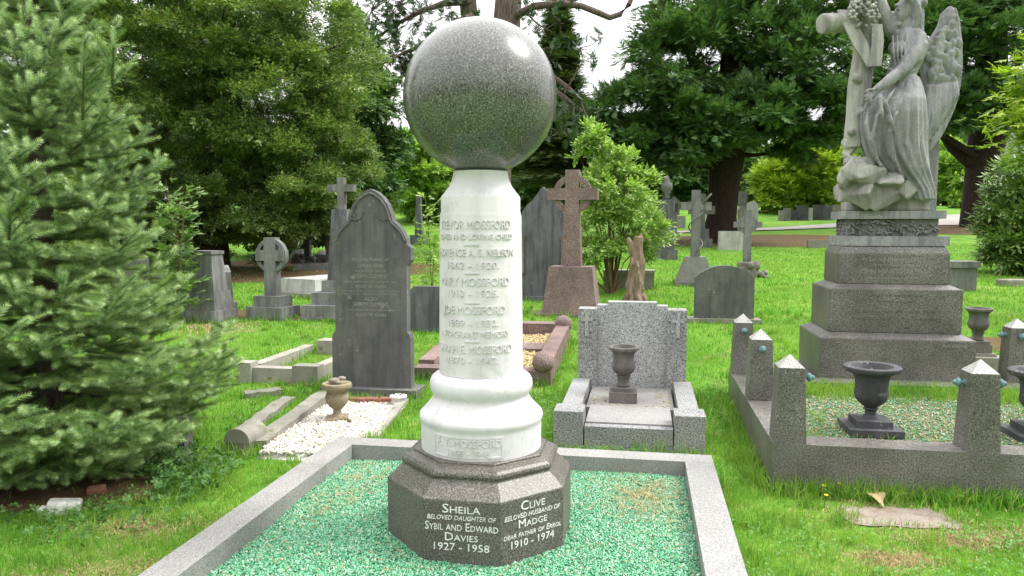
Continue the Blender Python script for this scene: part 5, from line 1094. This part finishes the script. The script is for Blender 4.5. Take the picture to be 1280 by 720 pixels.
# pale trees far behind
for i, (nm, lb, px, Y, es, mt, n, sz) in enumerate([
    ('broadleaf_tree', 'light green rounded tree in the distance left of the white column', 525, 42, [(525, 225, 42, 45, 45, 2.2, 1), (505, 200, 41, 30, 35, 1.5, .6), (545, 195, 43, 30, 40, 1.5, .7), (535, 262, 41, 40, 30, 2, .6)], 'lf_light', 9000, .45),
    ('broadleaf_tree', 'mid green bushy tree between the white column and the pink cross', 668, 38, [(665, 200, 38, 38, 45, 2, 1), (690, 185, 38, 40, 45, 2, .8), (650, 240, 38, 40, 35, 2, .7), (720, 170, 37, 30, 40, 1.6, .6)], 'lf_dark', 9000, .42),
    ('broadleaf_tree', 'shadowy green tree behind the vine cross left of the yew trunk', 845, 55, [(840, 215, 55, 45, 40, 3, 1), (800, 205, 55, 40, 45, 3, .8), (880, 225, 54, 30, 35, 2.5, .6), (865, 185, 56, 50, 40, 3, .6)], 'lf_dark', 7000, .55),
    ('broadleaf_tree', 'yellowish green bush by the road left of the far right trunk', 1195, 56, [(1196, 225, 56, 26, 34, 2, 1), (1178, 200, 57, 24, 30, 2, .6), (1205, 250, 55, 20, 14, 1.5, .5)], 'lf_light', 5000, .5),
    ('broadleaf_tree', 'pale green far tree low in the gap under the left trees', 480, 50, [(480, 255, 50, 45, 32, 3, 1), (440, 262, 50, 40, 25, 2, .6)], 'lf_light', 5000, .5)]):
    tree(nm, lb, gl(px, Y), [(gl(px, Y), .3), (gp(px, es[0][1]+10, Y), .2), (gp(px, es[0][1]-20, Y), .1)], [ell(*e) for e in es], n, [LPB, LP2], sz, M[mt], M['bark'], 60+i, 26, .34, .5, .15, nl=6, lr=.08, group='far trees beyond the graves')
# the big yew
Y = 30; bx = gl(900, Y)
yt = tree('yew_tree', 'massive dark spreading yew with thick trunk in the centre right', bx, [((bx[0], bx[1], bx[2]-.3), .95), (gp(900, 296, Y), .72), (gp(902, 270, Y), .58), (gp(905, 230, Y), .60), (gp(908, 195, Y), .72), (gp(912, 150, Y), .6), (gp(915, 60, Y), .4)],
     [ell(900, 60, 30, 90, 85, 3.2, 1.3), ell(845, 90, 29, 66, 75, 2.6, 1.1), ell(780, 140, 29, 55, 50, 2.2, 1.0), ell(800, 185, 29, 60, 36, 2.2, .9), ell(870, 165, 28, 70, 45, 2.4, 1.0), ell(980, 80, 29, 80, 75, 2.8, 1.2), ell(1010, 140, 28, 60, 42, 2.2, 1.0), ell(940, 150, 28, 60, 42, 2.2, .9), ell(885, 5, 31, 70, 60, 2.8, .9), ell(980, -10, 31, 100, 60, 2.8, .9), ell(1040, 50, 30, 60, 80, 2.4, .8), ell(1000, 178, 29.5, 55, 22, 1.8, .5)],
     46000, [SP1, SP2], .40, M['lf_yew'], M['bark_red'], 43, 28, .30, .5, .55, nl=22, lr=.16)
b = MB(); rng = np.random.default_rng(4)
# yew by the road
Y = 39; bx = gl(1226, Y)
tree('roadside_yew', 'black trunked yew beside the road behind the angel, its limbs forking low', bx, [((bx[0], bx[1], bx[2]-.4), 1.25), (gp(1224, 280, Y), .92), (gp(1226, 240, Y), .80), (gp(1230, 200, Y), .82), (gp(1235, 170, Y), .9), (gp(1240, 110, Y), .6), (gp(1245, 20, Y), .4)],
     [ell(1210, 70, 38, 70, 70, 3, 1.1), ell(1150, 40, 38, 60, 80, 2.8, 1.0), ell(1270, 60, 38, 60, 90, 2.8, 1.0), ell(1190, 140, 37, 40, 36, 2, .8), ell(1240, 140, 37.5, 50, 30, 2, .7), ell(1110, 110, 37, 40, 70, 2.2, .8), ell(1200, -10, 39, 110, 50, 3, .9), ell(1085, 60, 38, 40, 90, 2.2, .6)],
     26000, [SP1, SP2], .50, M['lf_yew'], M['bark_red'], 44, 22, .30, .5, .4, nl=18, lr=.2)
b = MB(); b.tube([Vector(gp(1222, 205, Y))-Vector(bx), Vector(gp(1205, 196, Y))-Vector(bx), Vector(gp(1190, 184, Y))-Vector(bx), Vector(gp(1178, 170, Y))-Vector(bx)], [.5, .34, .26, .15], 8); b.build('low_limb', M['bark_red'], bpy.data.objects['roadside_yew'], R_(60))
# golden hedge behind the row of stones
rng = np.random.default_rng(53); t = thing('golden_hedge', 'rounded golden green conifer hedge behind the row of dark headstones', 'hedge', gl(1003, 48)); P, D, cc = crown_pts(rng, [ell(1000, 222, 48, 52, 42, 2.6, 1), ell(975, 238, 47.6, 30, 30, 2, .5), ell(1035, 225, 47.8, 30, 38, 2, .6), ell(1010, 195, 48, 40, 25, 2, .5)], 9000, 60, .24, .75, .15); leaves('foliage', rng, P, D, [SP2, LPB], .46, M['lf_gold'], t); MB().tube([(0, 0, -.2), (0, 0, 2.4)], [.2, .1], 8).build('trunk', M['bark'], t)
# yellow green conifer at the right edge and the laurel below it
rng = np.random.default_rng(54); Yr = 11; t = thing('lime_conifer', 'lime green conifer whose drooping sprays reach in at the right edge', 'tree', gl(1345, Yr)); b = MB(); b.tube([(0, 0, -.2), (0, 0, 2), (0, 0, 4.6)], [.14, .11, .04], 8); P, D = [], []
for (px, py, ln) in ((1252, 140, 1), (1262, 110, 1), (1258, 170, .9), (1272, 85, 1), (1276, 185, .8), (1285, 130, 1), (1290, 60, 1), (1300, 160, 1), (1310, 100, 1), (1320, 200, 1), (1340, 140, 1), (1360, 80, 1), (1365, 180, 1), (1330, 40, 1), (1380, 120, 1)):
    c = np.array(gp(px+32, py, Yr+rng.uniform(-.6, .4))); m = 90; q = rng.normal(0, 1, (m, 3))*np.array([.19, .2, .10]); P.append(c+q); D.append(np.array([-.7, -.2, -.55])+rng.normal(0, .4, (m, 3)))
    cl_ = Vector(c)-Vector(t.location); b.tube([(0, 0, cl_.z-.1), (cl_*.5)+Vector((0, 0, cl_.z*.5+.1)), cl_], [.04, .025, .01], 5)
leaves('crown', rng, np.concatenate(P), np.concatenate(D), [SP1], .28, M['lf_gold'], t); b.build('trunk', M['bark'], t)
rng = np.random.default_rng(55); t = thing('laurel_shrub', 'dense glossy laurel shrub at the right edge behind the angel plot', 'shrub', gl(1290, 16.5)); P, D, cc = crown_pts(rng, [ell(1290, 290, 16.3, 48, 50, .9, 1), ell(1285, 235, 16.5, 40, 40, .8, .7), ell(1310, 270, 16.3, 50, 70, 1, .7), ell(1270, 305, 16.2, 28, 32, .6, .5)], 5200, 30, .3, .6, .25); leaves('foliage', rng, P, D, [leafproto(6, 5, .36)], .30, M['lf_laurel'], t); b = MB(); limbs(b, (0, 0, -.1), [Vector(c)-Vector(t.location) for c in cc[:14]], .04, rng); b.build('stems', M['bark'], t)
# bright shrub in the middle
rng = np.random.default_rng(56); Ys = 13; t = thing('bright_shrub', 'bright green leafy sapling shrub behind the pink cross and the dead stump', 'shrub', gl(765, Ys))
P, D, cc = crown_pts(rng, [ell(757, 290, Ys, 40, 48, .55, 1), ell(768, 245, Ys, 46, 42, .55, 1), ell(745, 205, Ys, 26, 36, .4, .5), ell(740, 172, Ys, 13, 22, .22, .2), ell(795, 280, Ys, 34, 44, .5, .7), ell(812, 300, Ys, 20, 38, .35, .35), ell(808, 232, Ys, 13, 22, .22, .2), ell(738, 320, Ys, 26, 22, .4, .4), ell(782, 210, Ys, 22, 22, .3, .3)], 4000, 26, .30, .5, .1)
leaves('foliage', rng, P, D, [LPB, LPO], .15, M['lf_bush'], t); b = MB(); limbs(b, (0, 0, -.05), [Vector(c)-Vector(t.location) for c in cc[::6]], .022, rng); b.build('stems', M['twig'], t)
# thin saplings and weeds
def sapling(name, label, loc, h, r, n, size, mat, seed, stems=3, lean=.1, low=.15):
    rng = np.random.default_rng(seed); t = thing(name, label, 'plant', loc); b = MB(); P, D = [], []
    for s in range(stems):
        tx, ty = rng.normal(0, lean*h, 2); hh = h*rng.uniform(.7, 1) if s else h; pts = [Vector((tx*f*f, ty*f*f, hh*f)) for f in (0, .3, .6, 1)]; b.tube(pts, [.011, .009, .007, .003], 5)
        for k in range(n//stems):
            f = rng.uniform(low, 1); c = np.array([tx*f*f, ty*f*f, hh*f]); a = rng.uniform(0, 6.28); q = r*(1.1-f*.8)*rng.uniform(.1, 1); d = np.array([math.cos(a), math.sin(a), .25]); P.append(c+d*q+np.array(loc)); D.append(d+rng.normal(0, .3, 3))
    leaves('foliage', rng, np.array(P), np.array(D), [LPB, LP2], size, mat, t); b.build('stems', M['twig'], t); return t
p = G(243, 396); sapling('leafy_sapling', 'tall thin leafy sapling growing in front of the tapering headstone', (p.x, p.y-.5, p.z-.05), 1.95, .34, 330, .17, leafmat('pale sapling leaves', [(.10, .19, .05), (.17, .27, .09), (.27, .36, .16)], .3), 70, 5, .1, .1)
p = G(222, 396); sapling('ivy_clump', 'ivy and bramble clump between the low block and the tapering headstone', (p.x, p.y+.1, p.z-.05), 1.0, .34, 300, .13, M['lf_ivy'], 71, 6, .12, .02)
p = AT(540, 357, 10.6); sapling('grave_rose', 'thin leafy rose growing behind the low dark headstone beside the white column', (p.x, p.y, gz(0, p.y)), 1.75, .17, 170, .14, M['lf_bush'], 72, 3, .05, .2)
p = G(1206, 392); sapling('climbing_weed', 'straggling green weed climbing at the right rear of the angel plinth', (p.x+.15, 8.0, gz(0, 8.0)), 1.05, .20, 110, .14, M['lf_bush'], 73, 4, .1, .1)
# ground cover under the spruce: nobody could count it
rng = np.random.default_rng(74); n = 2400; x = rng.normal(-2.55, .42, n); y = rng.normal(4.55, .34, n); ok = free(x, y) & (x < -1.75) & ((x+3.3)**2+(y-4.5)**2 > .45) & ((x+2.5)**2+(y-4.3)**2*1.5 > .16); x, y = x[ok], y[ok]; n = len(x)
D = rng.normal(0, 1, (n, 3)); D[:, 2] = rng.uniform(.1, .7, n); tag(leaves('ground_ivy', rng, np.stack([x, y, rng.uniform(.01, .09, n)], 1), D, [leafproto(5, 8, .75, 1.3)], .055, M['lf_ivy'], None), 'low ivy and nettle seedlings creeping out from under the spruce', 'ground cover', kind='stuff')
# yellow flowers of hawkbit
p0 = [(1027, 607), (1046, 604), (1030, 619), (1240, 605), (1252, 594), (1266, 599), (1275, 601), (1245, 362), (1252, 372)]
M['petal'] = plain('yellow petals', (.75, .55, .03), .6)
for i, (px, py) in enumerate(p0):
    p = G(px, py+16); h = 16*p.y/F; t = thing('yellow_flower', 'small yellow hawkbit flower on a thin stalk in the grass by the angel plot', 'flower', p, 0, 'yellow flowers by the angel plot'); MB().tube([(0, 0, 0), (.005, 0, h*.6), (.01, 0, h)], .0018, 5).build('stalk', M['lf_ivy'], t); b = MB(); b.lathe([(.003, h), (.012, h+.004), (.011, h+.008), (.003, h+.007)], 10, M=T(.01, 0, 0)); b.build('petals', M['petal'], t)
# house beyond the road
hp = gl(1275, 66); t = thing('white_house', 'white rendered house beyond the road behind the far right yew', 'house', hp, .05); zt = ZP(196, 66)-hp[2]
t_ = NT('white render'); cg = t_.coord(); t_.bsdf(t_.mix(t_.ramp(t_.noise(cg, 2, 5), [(.4, 0.0), (.7, .4)]), (.72, .69, .67), (.58, .54, .52)), .9, .2); M['render'] = t_.m
wl_ = MB().box(-2.6, 4.5, 0, 6, .7, zt, .02).build('wall', M['render'], t); MB().box(-2.62, 4.52, -.02, 6.02, -.5, .699, .02).build('plinth', M['brick'], t)
b = MB(); b.raw([(-2.9, -.4, zt-.05), (4.8, -.4, zt-.05), (4.8, 6.4, zt-.05), (-2.9, 6.4, zt-.05), (-2.9, 3, zt+2.4), (4.8, 3, zt+2.4)], [(0, 1, 5, 4), (2, 3, 4, 5), (1, 2, 5), (3, 0, 4), (0, 3, 2, 1)]); b.build('roof', M['slate'], t)
for xx in (.6, 3.0):
    f_ = MB().box(xx-.55, xx+.55, -.04, .03, 1.5, 2.8, .01).build('window', M['white_thing'], t); MB().box(xx-.47, xx+.47, -.055, -.042, 1.58, 2.72, 0).build('pane', M['rail'], f_)
# ---------------------------------------------------------------- the spruce in the left foreground
def needle_twig(n, seed):
    r = np.random.default_rng(seed); V, Fq, k = [], [], 0
    for i in range(n):
        f = (i+.5)/n; a = i*2.4; L = .40*(1-.35*f)*r.uniform(.85, 1.1); rd = np.array([math.cos(a), 0, math.sin(a)]); d = rd*.86+np.array([0, .5, 0]); s = np.cross(d, rd); s /= max(1e-6, np.linalg.norm(s)); b = np.array([0, f, 0]); w = .026
        V += [b-s*w, b+s*w, b+d*L]; Fq.append((k, k+1, k+2)); k += 3
    # bare axis
    V += [(-.014, 0, -.008), (.014, 0, -.008), (0, 0, .016), (0, 1.0, 0)]; Fq += [(k, k+1, k+3), (k+1, k+2, k+3), (k+2, k, k+3)]
    return np.array(V), [np.array(Fq)]
NTW = [needle_twig(84, 1), needle_twig(84, 2)]
def spruce():
    rng = np.random.default_rng(90); base = Vector((-3.02, 4.85, 0)); t = thing('spruce_tree', 'blue green spruce with dense tiered branches in the left foreground', 'tree', base); b = MB(); H = 4.3
    b.tube([(0, 0, -.1), (.0, 0, 1), (.01, 0, 2.4), (0, 0, 3.6), (0, 0, H)], [.085, .075, .055, .03, .008], 10)
    P, D, S, tip = [], [], [], []
    def seg(a, c, tp=0):
        d = c-a; L = d.length; n = max(1, int(round(L/.105)))
        for i in range(n): P.append(a+d*(i/n)); D.append(d/L); S.append(L/n*1.12); tip.append(tp and i == n-1)
    def branch(o, az, el, L, r0, lvl=0):
        d0 = Vector((math.cos(az), math.sin(az), 0)); N = 10; pts = []
        for i in range(N+1):
            s = i/N; pts.append(o+d0*(L*s*math.cos(el))+Vector((0, 0, L*(s*math.sin(el)-.13*math.sin(s*math.pi*.85)+.16*s**3))))
        b.tube(pts[:7:2], [r0*.8, r0*.6, r0*.42, r0*.25], 5)
        seg(pts[1], pts[4]); seg(pts[4], pts[7]); seg(pts[7], pts[10], 1)
        k = max(6, int(L/.088))
        for j in range(k):
            s = .16+.8*(j+.5)/k; i = min(N-1, int(s*N)); o2 = pts[i].lerp(pts[i+1], s*N-i); side = 1 if j % 2 else -1; l2 = (L*.46*(1-s)**.8+.10)*rng.uniform(.75, 1.1); tg = (pts[i+1]-pts[i]).normalized(); sd = Vector((-d0.y, d0.x, 0))*side; dd = (tg*.72+sd*.75+Vector((0, 0, rng.uniform(-.06, .12)))).normalized(); e = o2+dd*l2+Vector((0, 0, .04*l2)); seg(o2, e, 1)
            m = int(l2/.095)
            for q in range(m):
                f = (q+.7)/(m+.3); o3 = o2.lerp(e, f); s2 = 1 if q % 2 else -1; nd = (dd*.75+Vector((-dd.y, dd.x, 0)).normalized()*.7*s2+Vector((0, 0, rng.uniform(-.12, .18)))).normalized(); l3 = max(.085, l2*.36*(1-f)+.09)*rng.uniform(.8, 1.15); seg(o3, o3+nd*l3, 1)
    prof = lambda z: float(np.interp(z, [0, .2, .42, .62, .9, 1.2, 1.75, 2.3, 2.8, 3.4, H], [.85, 1.0, 1.36, 1.36, 1.0, .82, .78, .58, .44, .28, .06]))
    z = .16
    while z < H-.15:
        nb = 10 if z < 2.2 else 8; a0 = rng.uniform(0, 6.28)
        for k in range(nb):
            a = a0+2*math.pi*k/nb+rng.normal(0, .16); L = prof(z+.05)*rng.uniform(.80, 1.08); branch(Vector((0, 0, z+rng.normal(0, .05))), a, float(np.interp(z, [0, 1, 2.5, 4], [.0, .12, .35, .6]))+rng.normal(0, .06), L, .008+.008*L)
        z += .2
    # upright leaders with side shoots
    for (px, py0, py1, Yq) in ((106, 150, 50, 4.55), (143, 110, 30, 4.6), (14, 300, 250, 4.0)):
        a, c = AT(px-3, py0, Yq)-base, AT(px, py1, Yq)-base; b.tube([a, c], [.008, .004], 5); seg(a, c)
        for i in range(9):
            f = (i+.6)/9; az = i*2.3; o3 = a.lerp(c, f); seg(o3, o3+Vector((math.cos(az)*.7, math.sin(az)*.7, .75)).normalized()*(.17*(1-f)+.06), 1)
    P = np.array([tuple(p) for p in P]); D = np.array([tuple(p) for p in D]); S = np.array(S); tip = np.array(tip, bool) & (rng.random(len(P)) < .6); print('spruce twigs', len(P))
    for nm, sel, cols in (('needles', ~tip, [(.072, .14, .044), (.125, .215, .07), (.19, .295, .10), (.27, .38, .15)]), ('new_shoots', tip, [(.20, .31, .11), (.29, .41, .165), (.38, .50, .23), (.47, .57, .31)])):
        parts = []; idx = rng.integers(0, 2, len(P))
        for i, pr in enumerate(NTW):
            m = (idx == i) & sel; s = np.stack([np.full(m.sum(), .105), S[m], np.full(m.sum(), .105)], 1)
            R = frames(D[m], rng); lc = pr[0][None]*s[:, None, :]; V = np.einsum('nij,nkj->nki', R, lc)+P[m][:, None, :]; off = np.arange(m.sum())*len(pr[0])
            parts.append((V.reshape(-1, 3), [(f[None]+off[:, None, None]).reshape(-1, f.shape[1]) for f in pr[1]]))
        V, Fs = merge(parts); npmesh(nm, V, Fs, leafmat('spruce '+nm, cols, .25, .5, .25), t)
    b.build('trunk', M['bark'], t, R_(60))
spruce()
build_clover()
build_grass()
